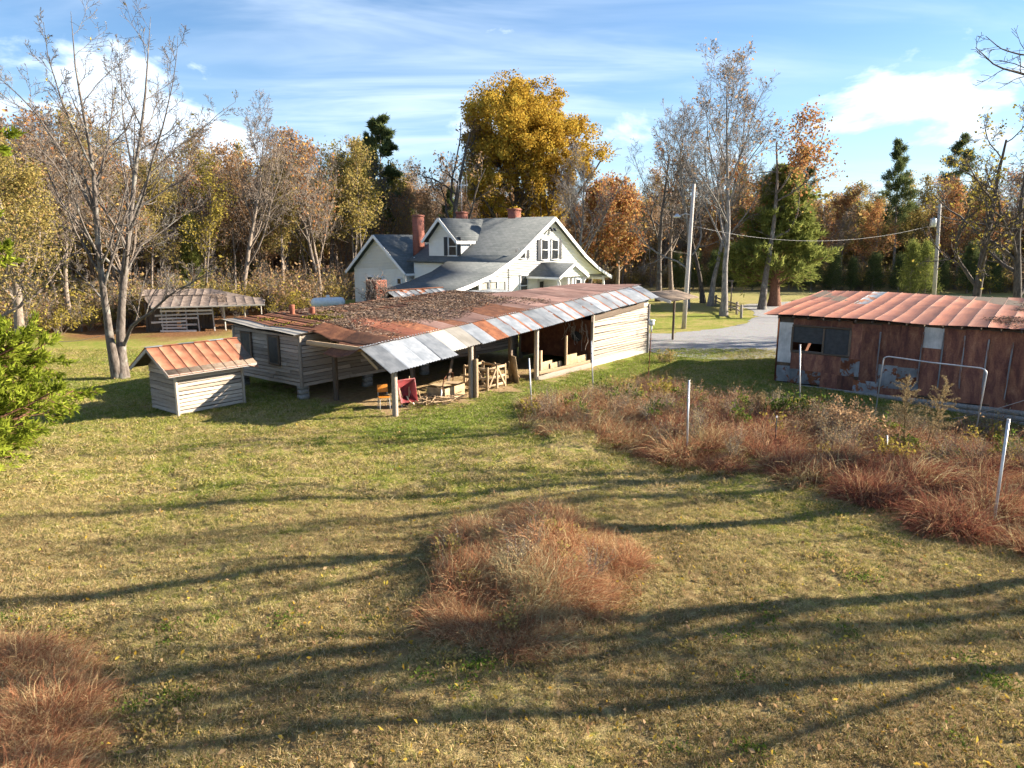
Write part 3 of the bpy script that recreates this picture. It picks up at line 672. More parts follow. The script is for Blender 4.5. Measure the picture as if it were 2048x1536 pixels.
# closed bay
B0, B1, BD = 12.95, 18.65, 4.4
clap(L, B1-B0, (B0, -.02, 0), 0, .30, lambda s: EA(B0+s)-.02, .118, 'pale_wood', 9, 5.8, 0, .80)
for k in range(3): board(L, M['white_board'], ((B0+B1)/2, -.03, .06+k*.11), (B1-B0, .03, .11), (0, rs.gauss(0, .006), 0), rs, 'skirting_board')
clap(L, BD, (B1, 0, 0), math.pi/2, .1, lambda s: EA(B1)+.15, .125, 'gray_wood', 12, 4.5, 0)
box('back_wall', L, M['dark_wood'], ((B0+B1)/2, BD, 1.6), (B1-B0, .06, 3.0))
for (a, m) in ((B0-.06, -.05), (B1+.05, -.04)): box('corner_post', L, M['gray_wood'], (a, m, 1.35), (.12, .12, 2.72))
bar('header', L, M['dark_wood'], (B0-.2, -.06, 2.38), (B1-.6, -.06, 2.70), .05, .30)
mw = [0, .72, 1.44, 2.18, 2.9, 3.62, 4.4]
for k in range(6):
    o = sheet(L, M['rust_dark'], lambda u, v, k=k: (B0-.10-.02*(k % 2)+.03*math.sin(6*v), mw[k]+u*(mw[k+1]-mw[k]+.02), .35+v*(1.95+.12*math.sin(k*2.))), CORR, 2, name='wall_sheet', smooth=True)
hb = part('wall_hole', mesh_np('wall_hole', *merge([g_lathe([(.0, .0), (.26, .01), (.33, .05), (.30, .0)], 11)]), M['rubber']), L, (B0-.17, .85, 1.45), (R(-90), R(12), R(-90)), (1, .8, 1))
# low plank front of the open bay
board(L, M['pale_wood'], (10.65, -.08, .10), (4.5, .06, .24), (0, 0, 0), rs, 'sill_plank'); board(L, M['tan_wood'], (10.7, -.02, .30), (4.4, .05, .16), (0, .01, 0), rs, 'sill_plank')
for (a, w, z, h, m) in ((9.35, 1.5, .42, .5, .35), (11.3, 1.0, .5, .62, .12), (12.25, .9, .42, .45, .12), (10.3, .9, .35, .4, .3)): box('plywood_panel', L, M['plywood'], (a, m, z), (w, .03, h), (R(-4), 0, R(rs.uniform(-3, 3))))
box('post', L, M['tan_wood'], (10.75, .05, .8), (.10, .09, 1.9)); box('post', L, M['tan_wood'], (9.0, .25, .62), (.13, .10, 1.25))

# ================================================================ low outbuilding with chimney behind the coop
S = thing('wash_house', 'low shed with whitish ribbed metal roof behind the coop', 'shed', fr(10.0, 11.3), PHI)
srf = slab_roof('roof', S, M['dark_wood'], [(-1.75, 2.62), (0, 3.36), (1.75, 2.62)], -.1, 4.1, .05, 'x')
for s in (-1, 1):
    for k in range(8):
        sheet(srf, M['zinc_old' if k % 3 else 'zinc_edge'], lambda u, v, k=k, s=s: (-.2+k*.55+u*.57, s*(-.03-v*1.9), 3.40-.79*v-.03*math.sin(3.14*v)-.02*(k/8)), CRIMP, 2)
bar('ridge_cap', srf, M['rust'], (-.25, 0, 3.42), (4.3, 0, 3.40), .22, .03)
clap(S, 3.2, (0, 1.6, 0), -math.pi/2, 0.1, lambda s: 3.2-.42*abs(s-1.6), .15, 'dark_wood', 15, 3.4, 0); clap(S, 4, (0, -1.6, 0), 0, .1, lambda s: 2.6, .15, 'dark_wood', 16, 4.2, 0)
box('back_wall', S, M['dark_wood'], (2, 1.6, 1.3), (4, .05, 2.6)); box('side_wall', S, M['dark_wood'], (4.0, 0, 1.3), (.05, 3.15, 2.6))
ch = thing('brick_chimney', 'old brick chimney smothered in dead vine behind the coop roof', 'chimney', fr(9.45, 11.6), PHI)
cm = mesh_np('brick', CV*1., CF, M['brick'])
core = box('mortar_core', ch, M['block'], (0, 0, 2.0), (.66, .66, 4.0))
for k in range(28):
    z = 1.95+k*.075
    for s in range(4):
        for q in range(3):
            off = (q-1)*.235+(.06 if k % 2 else -.06)
            p = [(off, -.34), (.34, off), (-off, .34), (-.34, -off)][s]
            part('brick', cm, ch, (p[0], p[1], z), (0, 0, s*math.pi/2), (.222, .10, .066))
Wk = thing('walkway_roof', 'whitish corrugated metal porch roof between the shed and the farmhouse', 'canopy', fr(13.2, 9.5), PHI)
for k in range(9):
    x0 = k*.82
    sheet(Wk, M['zinc'], lambda u, v, x0=x0: (x0+u*.84+max(0, (1-(x0+u*.84)/3.2))*3.0*v, v*2.6, 2.62+.36*v), CORR, 2, smooth=True)
for x, y in ((.5, .2), (4, .2), (7, .2), (7, 2.4), (4, 2.4)): box('post', Wk, M['gray_wood'], (x, y, 1.28), (.1, .1, 2.6))
# dark lean-to roof beyond the far end
T = thing('lean_to', 'small dark lean-to roof with white rake board past the end of the long shed', 'shed', fr(22.5, .6), PHI)
slab_roof('roof', T, M['dark_wood'], [(-.9, 2.75), (.6, 3.12), (3.2, 2.85)], -1.6, 2.2, .06, 'x')
bar('rake_board', T, M['white_board'], (-1.65, -.9, 2.67), (-1.65, .6, 3.04), .05, .16); 
for x, y in ((2, .6), (-1.4, 2.9), (2, 2.9)): box('post', T, M['dark_wood'], (x, y, 1.3), (.11, .11, 2.7))


# ================================================================ little gabled well house
W0 = Vector((-11.75, 24.35, 0)); WL, WW, WH = 2.5, 1.9, 1.66
W = thing('well_house', 'small clapboard well house with orange rusty gable roof on the lawn', 'shed', W0, PHI)
clap(W, WL, (0, 0, 0), 0, .04, lambda s: WH, .135, 'pale_wood', 31, 3, 0, .82); clap(W, WW, (0, WW, 0), -math.pi/2, .04, lambda s: WH+.75*(1-abs(s-WW/2)/(WW/2))*.9, .15, 'gray_wood', 32, 3, 0)
clap(W, WW, (WL, 0, 0), math.pi/2, .04, lambda s: WH+.6*(1-abs(s-WW/2)/(WW/2)), .135, 'gray_wood', 33, 3, 0); clap(W, WL, (WL, WW, 0), math.pi, .04, lambda s: WH, .135, 'gray_wood', 34, 3, 0)
for x, y in ((-.03, -.03), (WL+.03, -.03)): box('corner_board', W, M['pale_wood'], (x, y, WH/2), (.085, .085, WH))
wrf = slab_roof('roof', W, M['dark_wood'], [(-.42, 1.58), (WW/2, 2.36), (WW+.42, 1.58)], -.45, WL+.42, .04, 'x')
for s in (-1, 1):
    for k in range(8):
        x0 = -.5+k*.432; tw = (.16 if k == 7 else 0)
        sheet(wrf, M['roof_orange'] if k or s > 0 else M['roof_orange'], lambda u, v, x0=x0, s=s, tw=tw: (x0+u*.44, WW/2+s*(.02+v*1.42), 2.385-.83*v*1.03-tw*u*v), CRIMP, 2)
for k in range(6): bar('ridge_cap', wrf, M['roof_orange' if k % 2 else 'zinc'], (-.5+k*.58, WW/2, 2.405), (.08+k*.58, WW/2, 2.405), .16, .025)
for s in (-1, 1): bar('rake_board', wrf, M['white_board'], (-.47, WW/2+s*1.40, 1.50), (-.47, WW/2, 2.31), .03, .12)
bar('fascia', wrf, M['white_board'], (-.45, -.45, 1.52), (WL+.4, -.45, 1.52), .03, .09)

# ================================================================ rusty metal shed on the right
Q0 = Vector((11.6, 30.8, 0)); K = thing('metal_shed', 'rust-streaked sheet metal shed with long red tin roof beside the gravel drive', 'shed', Q0, math.atan2(-.617, .787))
KL, KD = 12.6, 8.3
kw = box('wall', K, M['dark_wood'], (KL/2, .07, 1.45), (KL, .05, 2.85)); kw.data = mesh_np('wall', *merge([g_box((.3, .07, 1.45), (.6, .05, 2.85)), g_box((1.75, .07, .75), (2.3, .05, 1.4)), g_box((1.75, .07, 2.7), (2.3, .05, .35)), g_box((KL/2+1.45, .07, 1.45), (KL-2.9, .05, 2.85))]), M['dark_wood']); kw.location = (0, 0, 0); kw.scale = (1, 1, 1)
for (c, s) in (((0.0, KD/2, 1.45), (.06, KD, 2.85)), ((KL, KD/2, 1.45), (.06, KD, 2.85)), ((KL/2, KD, 1.5), (KL, .06, 2.95))): box('wall', K, M['rust_dark'], c, s)
box('floor', K, M['dark_wood'], (KL/2, KD/2, .02), (KL, KD, .05))
RD, ZO, ZN = 'rust_wall', 'zinc_old', 'zinc'
pan = [(.05, .6, .88, 2.62, ZN), (.05, .6, .02, .72, ZO), (.62, 1.15, .62, 1.36, RD), (1.15, 1.95, .62, 1.36, RD), (1.95, 2.62, .5, 1.34, RD), (.62, 1.9, .02, .64, ZO), (1.9, 2.55, -.02, .60, RD), (2.55, 3.2, -.04, .56, RD),
       (2.62, 3.38, .55, 1.30, ZO), (2.95, 3.4, 1.28, 2.75, RD), (3.38, 4.05, .30, 2.78, RD), (3.2, 4.1, -.08, .45, ZO), (4.05, 4.78, 1.15, 2.8, RD), (4.05, 4.78, .22, 1.18, ZO), (4.78, 5.53, 1.10, 2.8, RD), (4.78, 5.53, .25, 1.14, ZO),
       (5.53, 6.23, .1, 2.05, RD), (5.53, 6.23, 2.0, 2.8, ZN), (6.23, 6.92, .05, 2.8, RD), (6.92, 7.67, 0, 2.8, RD), (7.67, 8.40, -.04, 2.8, RD), (8.4, 9.15, -.05, 2.8, RD), (9.15, 9.9, -.05, 2.8, RD), (9.9, 10.6, -.05, 2.8, RD), (10.6, 11.3, -.05, 2.8, RD), (11.3, 12.05, -.05, 2.8, RD), (12.05, 12.6, 0, 2.8, RD),
       (4.1, 5.53, -.1, .24, RD), (.62, 1.35, 2.55, 2.82, RD), (1.35, 2.2, 2.55, 2.82, RD), (2.2, 2.95, 2.55, 2.82, RD)]
for k, (a, b, z0, z1, mt) in enumerate(pan):
    lo = .012*(k % 4)
    sheet(K, M[mt], lambda u, v: (a+u*(b-a+.03), -.005-lo+.01*math.sin(5*u+k), z0+v*(z1-z0)+(.03*math.sin(k*1.7)*u)), [(0, 0), (.06, 0), (.94, 0), (1, 0)], 1, name='wall_sheet')
for a in (4.05, 5.53, 6.23, 6.92, 7.67, 8.4, 9.15, 9.9, 10.6): box('batten', K, M['zinc_old'], (a, -.07, 1.5+rs.uniform(-.15, .1)), (.055, .03, 2.3+rs.uniform(-.3, .1)), (0, R(rs.gauss(0, .6)), 0))
kwin = box('window', K, M['dark_wood'], (1.78, .0, 1.38), (2.36, .08, .08))
for q, s in (((0, 0, 14.2), (1, 1, 1)), ((-.49, 0, 7), (.035, 1, 13)), ((.49, 0, 7), (.035, 1, 13)), ((.05, 0, 7), (.03, .9, 13))): box('frame', kwin, M['dark_wood'], q, s)
box('screen_panel', kwin, M['dark_screen'], (-.22, .2, 9.5), (.53, .2, 8.6)); box('screen_panel', kwin, M['dark_screen'], (.27, .2, 7), (.42, .2, 13)); 
for k in range(21):
    a = .1+k*.61; bar('rafter_tail', K, M['dark_wood'], (a, -.42, 2.87), (a, .3, 2.92), .05, .12)
krf = part('roof', mesh_np('roof', [(x, y, 2.94+.065*y) for y in (-.3, KD+.3) for x in (-.45, KL+.4)], np.array([(0, 1, 3, 2)]), M['dark_wood']), K)
def kz(x, y): return 3.0+.062*y+.028*math.sin(1.9*x+.5)*math.exp(-abs(y))+.03*math.sin(.8*x+.7*y)
for k in range(21):
    x0 = -.55+k*.628
    for q, (y0, y1) in enumerate(((-.42, 4.25), (4.12, KD+.35))):
        mt = 'zinc_old' if (k, q) in ((4, 1),) else 'roof_red'
        sheet(krf, M[mt], lambda u, v, x0=x0, y0=y0, y1=y1: (x0+u*.65, y0+v*(y1-y0), kz(x0+u*.65, y0+v*(y1-y0))-.02*q+.004*(k % 2)), CRIMP, 4)
for r_ in range(4):
    for k in range(31): box('foundation_block', K, M['block'], (.2+k*.405+(.2 if r_ % 2 else 0), .02, -.13-r_*.205), (.395, .2, .195)) if k*.405 > r_*1.7-.5 else None

# ================================================================ slatted crib at the edge of the woods
CB = thing('slatted_crib', 'old log crib with open white slats and rusty roof at the edge of the woods', 'shed', (-23.9, 47.8, 0), R(17)); CB.scale = (.84, .84, .84)
crib_roof = part('roof', mesh_np('roof', [(-1.3, 3.4, 3.25), (3.9, 3.4, 3.25), (8.2, 2.6, 2.30), (8.2, -.4, 2.12), (-.3, -.45, 2.05), (-1.4, 6.6, 2.2), (4.0, 6.6, 2.2), (-1.0, 1.2, 2.62)]+[], [np.array([(7, 4, 3, 2)]), np.array([(0, 7, 1), (7, 2, 1), (0, 1, 6), (0, 6, 5)])], M['rust_purple']), CB)
for k in range(9):
    sheet(crib_roof, M['rust_purple'], lambda u, v, k=k: (-1.35+k*.58+u*.6, 3.4-v*1.5, 3.29-.42*v), CRIMP, 1)
for k in range(12): sheet(crib_roof, M['rust_purple'], lambda u, v, k=k: (-.3+k*.71+u*.72-(.35 if k > 5 else 0)*(1-v), (2.0 if k < 7 else 2.7)*(1-v)-.5*v, (2.82-.055*max(0, k-5))*(1-v)+2.13*v), CRIMP, 1)
bar('fascia', CB, M['white_board'], (-.3, -.53, 2.06), (8.25, -.48, 2.08), .04, .13)
for k, (z, x0, x1) in enumerate(((1.72, .2, 4.1), (1.42, -.2, 4.2), (1.12, .1, 3.0), (.86, -.5, 2.1), (.60, .2, 2.9), (.36, .3, 2.1), (.10, .1, 2.8))): board(CB, M['white_board'], ((x0+x1)/2, .05, z), (x1-x0, .03, .15), (0, R(rs.gauss(0, .7)), 0), rs, 'slat')
for x, h in ((.3, 2.0), (.62, 1.7), (2.1, 2.0), (3.0, 2.0), (4.15, 2.0), (5.0, 2.0), (7.9, 2.1), (6.6, 2.0)): box('post', CB, M['white_board'], (x, .14 if x < 5 else .3, h/2-.08), (.09, .09, h+.16), (0, R(rs.gauss(0, 1.)), 0))
for k in range(9): board(CB, M['dark_wood'], (-.9+.0, 1.0+k*.45, 1.15), (2.4, .05, .42), (0, R(90), R(90)), rs, 'plank')
for k in range(8): board(CB, M['dark_wood'], (-.9+.29*k, .9, 1.15), (2.3, .05, .28), (0, R(90), 0), rs, 'plank')
for k in range(10): board(CB, M['dark_wood'], (1.5+.26*k, 2.4, 1.1), (2.2, .05, .25), (0, R(90), 0), rs, 'plank')
# ================================================================ trees
def norm(v): return v/(np.linalg.norm(v, axis=-1, keepdims=True)+1e-9)
def resample(P, n):
    P = np.asarray(P, float); d = np.r_[0, np.cumsum(np.linalg.norm(np.diff(P, axis=0), axis=1))]; t = np.linspace(0, d[-1], n)
    return np.stack([np.interp(t, d, P[:, k]) for k in range(3)], 1)
def walk(r, p, d, L, n, wob, up, droop=0.):
    """B wandering branches at once"""
    B = len(p); P = np.zeros((B, n, 3)); P[:, 0] = p; d = norm(d)
    for k in range(1, n):
        d = norm(d+r.normal(0, wob, (B, 3))+np.array([0, 0, up-droop*k/n])); P[:, k] = P[:, k-1]+d*(L/(n-1))[:, None]
    return P
def children(r, P, Rr, c, t0, ang, ratio, rr, n, wob, up, droop=0., Lp=None, tpow=1., outward=None, tend=1.):
    B, m, _ = P.shape
    t = t0+(tend-t0)*((np.arange(c)[None]+r.random((B, c)))/c)**tpow
    f = t*(m-1); k = np.minimum(f.astype(int), m-2); w = (f-k)[..., None]; b = np.arange(B)[:, None]
    p = P[b, k]*(1-w)+P[b, k+1]*w; tan = norm(P[b, k+1]-P[b, k]); rad = Rr[b, k]*(1-w[..., 0])+Rr[b, k+1]*w[..., 0]
    az = r.normal(0, 1, (B, c, 3)); perp = norm(az-(az*tan).sum(-1, keepdims=True)*tan)
    a = ang*(1+r.normal(0, .22, (B, c)))[..., None]
    d = np.cos(a)*tan+np.sin(a)*perp
    Lb = (np.linalg.norm(np.diff(P, axis=1), axis=2).sum(1) if Lp is None else Lp)
    L = Lb[:, None]*ratio*(1.15-.75*(t-t0)/(1.001-t0))*r.uniform(.6, 1.25, (B, c))
    q = walk(r, p.reshape(-1, 3), d.reshape(-1, 3), L.ravel(), n, wob, up, droop)
    r0 = np.minimum(rad*.8, (rad*rr)).ravel()
    return q, r0[:, None]*np.linspace(1, .32, n)[None]
def tube_batch(P, Rr, s):
    B, n, _ = P.shape; T = norm(np.gradient(P, axis=1)); ref = np.where(np.abs(T[:, :1, 2:3]) < .8, np.array([[[0, 0, 1.]]]), np.array([[[1., 0, 0]]]))
    U = norm(np.cross(T, np.broadcast_to(ref, T.shape))); W = np.cross(T, U); a = np.arange(s)*2*math.pi/s
    V = P[:, :, None]+Rr[:, :, None, None]*(np.cos(a)[:, None]*U[:, :, None]+np.sin(a)[:, None]*W[:, :, None])
    b = (np.arange(B)*n*s)[:, None, None]; k = (np.arange(n-1)*s)[None, :, None]; j = np.arange(s)[None, None]; jj = (j+1) % s
    F = np.stack([b+k+j, b+k+jj, b+k+s+jj, b+k+s+j], -1).reshape(-1, 4)
    return V.reshape(-1, 3), F
def wood_mesh(name, levels, mat, sides=(8, 5, 4, 3, 3, 3), rmin=.006):
    V, F = merge([tube_batch(P, np.maximum(Rr, rmin), sides[min(k, 5)]) for k, (P, Rr) in enumerate(levels)])
    return mesh_np(name, V, F, mat, True)
def leaf_mesh(name, r, pos, size, mat, aspect=1.6, hang=.3, v=None, sun_tilt=0.):
    """leaf-sized rhombs"""
    n = len(pos); ax = norm(r.normal(0, 1, (n, 3))-np.array([0, 0, hang])); b = r.normal(0, 1, (n, 3)); b = norm(np.cross(ax, b))
    s = size*r.uniform(.6, 1.3, (n, 1)); bend = np.cross(ax, b)*s*.18
    V = np.stack([pos, pos+ax*s*.5*aspect+b*s*.42+bend, pos+ax*s*aspect, pos+ax*s*.5*aspect-b*s*.42+bend], 1).reshape(-1, 3)
    i = np.arange(n)[:, None]*4; F = np.concatenate([i+np.array([[0, 1, 2]]), i+np.array([[0, 2, 3]])])
    if v is None: v = r.random(n)
    return mesh_np(name, V, F, mat, False, {'v': np.repeat(v, 4)})
def pts_on(r, lv, n, jit, t0=.2):
    P, _ = lv; B, m, _ = P.shape; b = r.integers(0, B, n); f = (t0+(1-t0)*r.random(n))*(m-1); k = np.minimum(f.astype(int), m-2); w = (f-k)[:, None]
    return P[b, k]*(1-w)+P[b, k+1]*w+r.normal(0, jit, (n, 3))
def trunk0(r, H_, r0, lean=0., n=12, wob=.05, top=.25):
    d = np.array([[r.normal(0, lean), r.normal(0, lean), 1.]]); P = walk(r, np.zeros((1, 3)), d, np.array([H_]), n, wob, .05)
    P[:, 0, 2] -= .3
    t = np.linspace(0, 1, n); Rr = r0*((1-t)*(1-top)+top)*(1+.6*np.exp(-t*18)); return P, Rr[None]
def lean_levels(r, H_, r0, kind):
    """skeleton of one tree"""
    tr = trunk0(r, H_*(.9 if kind in ('bare', 'oak') else .97), r0, .05, 14, .045, .12 if kind != 'oak' else .2)
    if kind == 'bare':
        l1 = children(r, *tr, 15, .26, .60, .48, .5, 9, .10, .12); l2 = children(r, *l1, 9, .2, .65, .48, .5, 7, .13, .07); l3 = children(r, *l2, 7, .15, .75, .48, .5, 5, .15, .03); l4 = children(r, *l3, 4, .2, .8, .55, .6, 4, .15, .02)
        return [tr, l1, l2, l3, l4]
    if kind == 'slim':
        l1 = children(r, *tr, 16, .35, .75, .22, .40, 7, .12, .08); l2 = children(r, *l1, 6, .2, .75, .5, .5, 6, .15, .05); l3 = children(r, *l2, 5, .2, .8, .5, .55, 4, .15, .02)
        return [tr, l1, l2, l3]
    if kind == 'oak':
        l1 = children(r, *tr, 9, .22, .95, .55, .6, 10, .16, .06); l2 = children(r, *l1, 7, .2, .8, .45, .5, 7, .18, .04); l3 = children(r, *l2, 6, .15, .8, .48, .5, 5, .18, .02); l4 = children(r, *l3, 4, .2, .8, .55, .6, 4, .18, .0)
        return [tr, l1, l2, l3, l4]
    if kind == 'round':
        l1 = children(r, *tr, 14, .22, .85, .42, .5, 9, .10, .10); l2 = children(r, *l1, 8, .2, .8, .42, .5, 6, .12, .05); l3 = children(r, *l2, 6, .2, .8, .45, .5, 4, .14, .0)
        return [tr, l1, l2, l3]
def conifer(r, H_, r0, spread, n1, base, pw, droop, n2=9):
    tr = trunk0(r, H_, r0, .01, 12, .012, .04)
    t = base+(1-base)*((np.arange(n1)+r.random(n1))/n1); p = np.stack([np.interp(t*11, np.arange(12), tr[0][0, :, k]) for k in range(3)], 1)
    az = r.random(n1)*6.283; d = np.stack([np.cos(az), np.sin(az), np.full(n1, .22)+.5*t], 1); L = spread*(1.02-t)**pw*r.uniform(.75, 1.15, n1)+.25
    P1 = walk(r, p, d, L, 6, .06, .02, droop); R1 = (.018+.035*L/spread*r0*4)[:, None]*np.linspace(1, .3, 6)[None]
    l2 = children(r, P1, R1, n2, .2, .8, .34, .5, 4, .1, .04)
    return [tr, (P1, R1), l2]
def needle_mesh(name, r, pos, dirs, size, mat, w=.22, v=None):
    n = len(pos); d = norm(dirs+r.normal(0, .45, (n, 3))); b = norm(np.cross(d, r.normal(0, 1, (n, 3)))); s = size*r.uniform(.6, 1.3, (n, 1))
    V = np.stack([pos-b*s*w, pos+b*s*w, pos+d*s], 1).reshape(-1, 3); F = np.arange(3*n).reshape(-1, 3)
    if v is None: v = r.random(n)
    return mesh_np(name, V, F, mat, False, {'v': np.repeat(v, 3)})
def con_needles(name, r, lv, n, size, mat, w=.22, jit=.08):
    P, _ = lv[2]; B, m, _ = P.shape; b = r.integers(0, B, n); f = r.random(n)*(m-1); k = np.minimum(f.astype(int), m-2); q = (f-k)[:, None]
    pos = P[b, k]*(1-q)+P[b, k+1]*q+r.normal(0, jit, (n, 3)); d = norm(P[b, k+1]-P[b, k])+np.array([0, 0, .25])
    v = np.clip(r.random(n)*.6+.4*r.random(B)[b], 0, 1)
    return needle_mesh(name, r, pos, d, size, mat, w, v)

FOREST = []
def variant(kind, seed, H_, r0, bark, leaf=None, nleaf=0, lsize=.2, jit=.25):
    r = np.random.default_rng(seed)
    if kind in ('pine', 'cedar'):
        lv = conifer(r, H_, r0, H_*(.24 if kind == 'pine' else .22), 34 if kind == 'pine' else 90, .42 if kind == 'pine' else .08, .75, .05 if kind == 'pine' else -.02)
        wm = wood_mesh('trunk', lv[:2], M[bark], (7, 3)); lm = con_needles('crown', r, lv, nleaf, lsize*.8, M[leaf], .13, .20)
    else:
        lv = lean_levels(r, H_, r0, kind); wm = wood_mesh('trunk', lv, M[bark], (7, 4, 3, 3, 3), .012)
        lm = None
        if leaf:
            pos = pts_on(r, lv[-1], nleaf, jit); cl = r.random(len(lv[1][0]))
            lm = leaf_mesh('crown', r, pos, lsize, M[leaf], 1.3, .2, np.clip(r.normal(.5, .25, nleaf), 0, 1))
    return wm, lm, H_
def place(name, var, label, cat, loc, rz, s, group):
    wm, lm, _ = var; t = thing(name, label, cat, loc, rz, group); t.scale = (s, s, s)
    part('trunk', wm, t)
    if lm: part('crown', lm, t)
    return t
VB = [variant('bare', 101+k, 15, .20, b, lf, n, .20, .3) for k, (b, lf, n) in enumerate((('bark_brown', 'leaf_brown', 500), ('bark_gray', 'leaf_yellow', 500), ('bark_brown', 'leaf_orange', 900)))]
VS = [variant('slim', 111+k, 15, .15, b, lf, n, .17, .3) for k, (b, lf, n) in enumerate((('bark_gray', 'leaf_olive', 3200), ('bark_brown', 'leaf_brown', 3600), ('bark_gray', 'leaf_yellow', 2000), ('bark_brown', 'leaf_olive', 3800)))]
VR = [variant('round', 121+k, 13, .20, 'bark_brown', lf, n, .18, .3) for k, (lf, n) in enumerate((('leaf_olive', 7500), ('leaf_orange', 5500), ('leaf_brown', 7500), ('leaf_olive', 6000)))]
VP = [variant('pine', 131+k, 19, .22, 'bark_brown', 'needle_pine', 15000, .42) for k in range(2)]
VC = [variant('cedar', 141, 11, .2, 'bark_red', 'needle_cedar', 14000, .32)]

LOOK = {}
for vs, ws in ((VB, ('with few brown leaves', 'with few yellow leaves', 'with few orange leaves')), (VS, ('in sparse olive leaf', 'in sparse brown leaf', 'in thin yellow leaf', 'in fuller olive leaf')), (VR, ('in olive leaf', 'in orange leaf', 'in brown leaf', 'in loose olive leaf')), (VP, ('with a broad top', 'with a narrow top')), (VC, ('with a pointed top',))):
    for v_, w_ in zip(vs, ws): LOOK[id(v_)] = w_
def wood_zone(n, seed, xy, mind, mix, where, group, smin=.75, smax=1.2):
    """trees of a wood one by one; where(x, y) names the stretch they stand in"""
    r = random.Random(seed); got = []; k = 0; tries = 0
    while k < n and tries < n*60:
        tries += 1; p = xy(r)
        if any((p[0]-q[0])**2+(p[1]-q[1])**2 < mind*mind for q in got): continue
        got.append(p); k += 1
        nm, vs, lb = r.choices([m[1:] for m in mix], [m[0] for m in mix])[0]; vv = r.choice(vs)
        place(nm, vv, lb+' '+LOOK[id(vv)]+' '+where(p[0], p[1]), 'tree', (p[0], p[1], float(hz(p[0], p[1]))-.05), r.random()*6.28, r.uniform(smin, smax)*p[2], group)
mixL = [(6.5, 'bare_tree', VB, 'bare tree'), (5, 'autumn_tree', VS, 'slim tree'), (2.4, 'leafy_tree', VR, 'bushy tree'), (.25, 'pine_tree', VP, 'dark green pine'), (.35, 'cedar_tree', VC, 'dark cedar')]
def edgeL(x): return float(np.interp(x, [-80, -45, -30, -24, -19, -13, -6, 6], [44, 46, 48, 58, 62, 73, 84, 88]))
def xyL(r):
    x = r.uniform(-75, -8); d = r.random()**1.3*34; y = edgeL(x)+d; return (x-d*.55, y, .86+.006*d)
wood_zone(190, 1, xyL, 2.3, mixL, lambda x, y: ('edging' if y < edgeL(x)+9 else 'deep in')+' the woods '+('at the far left' if x < -42 else 'around the slatted crib' if x < -22 else 'left of the farmhouse'), 'trees of the woods left of the farmhouse')
mixM = [(3.5, 'bare_tree', VB, 'bare tree'), (2.2, 'autumn_tree', [VR[1], VR[2], VS[1]], 'autumn tree'), (.3, 'pine_tree', VP, 'dark green pine'), (1.4, 'leafy_tree', [VR[0], VR[3]], 'bushy tree')]
def xyM(r):
    x = r.uniform(-12, 32); d = r.random()*30; return (x*(1+.012*d), float(np.interp(x, [-12, 4, 14, 32], [86, 88, 96, 100]))+d, .80+.007*d)
wood_zone(75, 2, xyM, 2.8, mixM, lambda x, y: 'in the woods behind the '+('farmhouse roof' if x < 8 else 'island lawn')+('' if y < 104 else ', farther back'), 'trees of the woods behind the farmhouse')
mixR = [(3, 'autumn_tree', [VS[0], VS[2], VS[3]], 'slim tree'), (2.4, 'leafy_tree', [VR[1], VR[2], VR[3]], 'bushy tree'), (.6, 'pine_tree', VP, 'dark green pine'), (4, 'bare_tree', VB, 'bare tree')]
def xyR(r):
    x = r.uniform(28, 105); d = r.random()*30; return (x+d*.5, float(np.interp(x, [28, 45, 62, 80, 105], [100, 93, 84, 70, 52]))+d, .84+.005*d)
wood_zone(105, 3, xyR, 2.7, mixR, lambda x, y: ('edging' if y < float(np.interp(x, [28, 45, 62, 80, 105], [100, 93, 84, 70, 52]))+11 else 'deep in')+' the woods '+('right of the large cedar' if x < 50 else 'beyond the metal shed roof' if x < 72 else 'at the far right'), 'trees of the woods on the right')

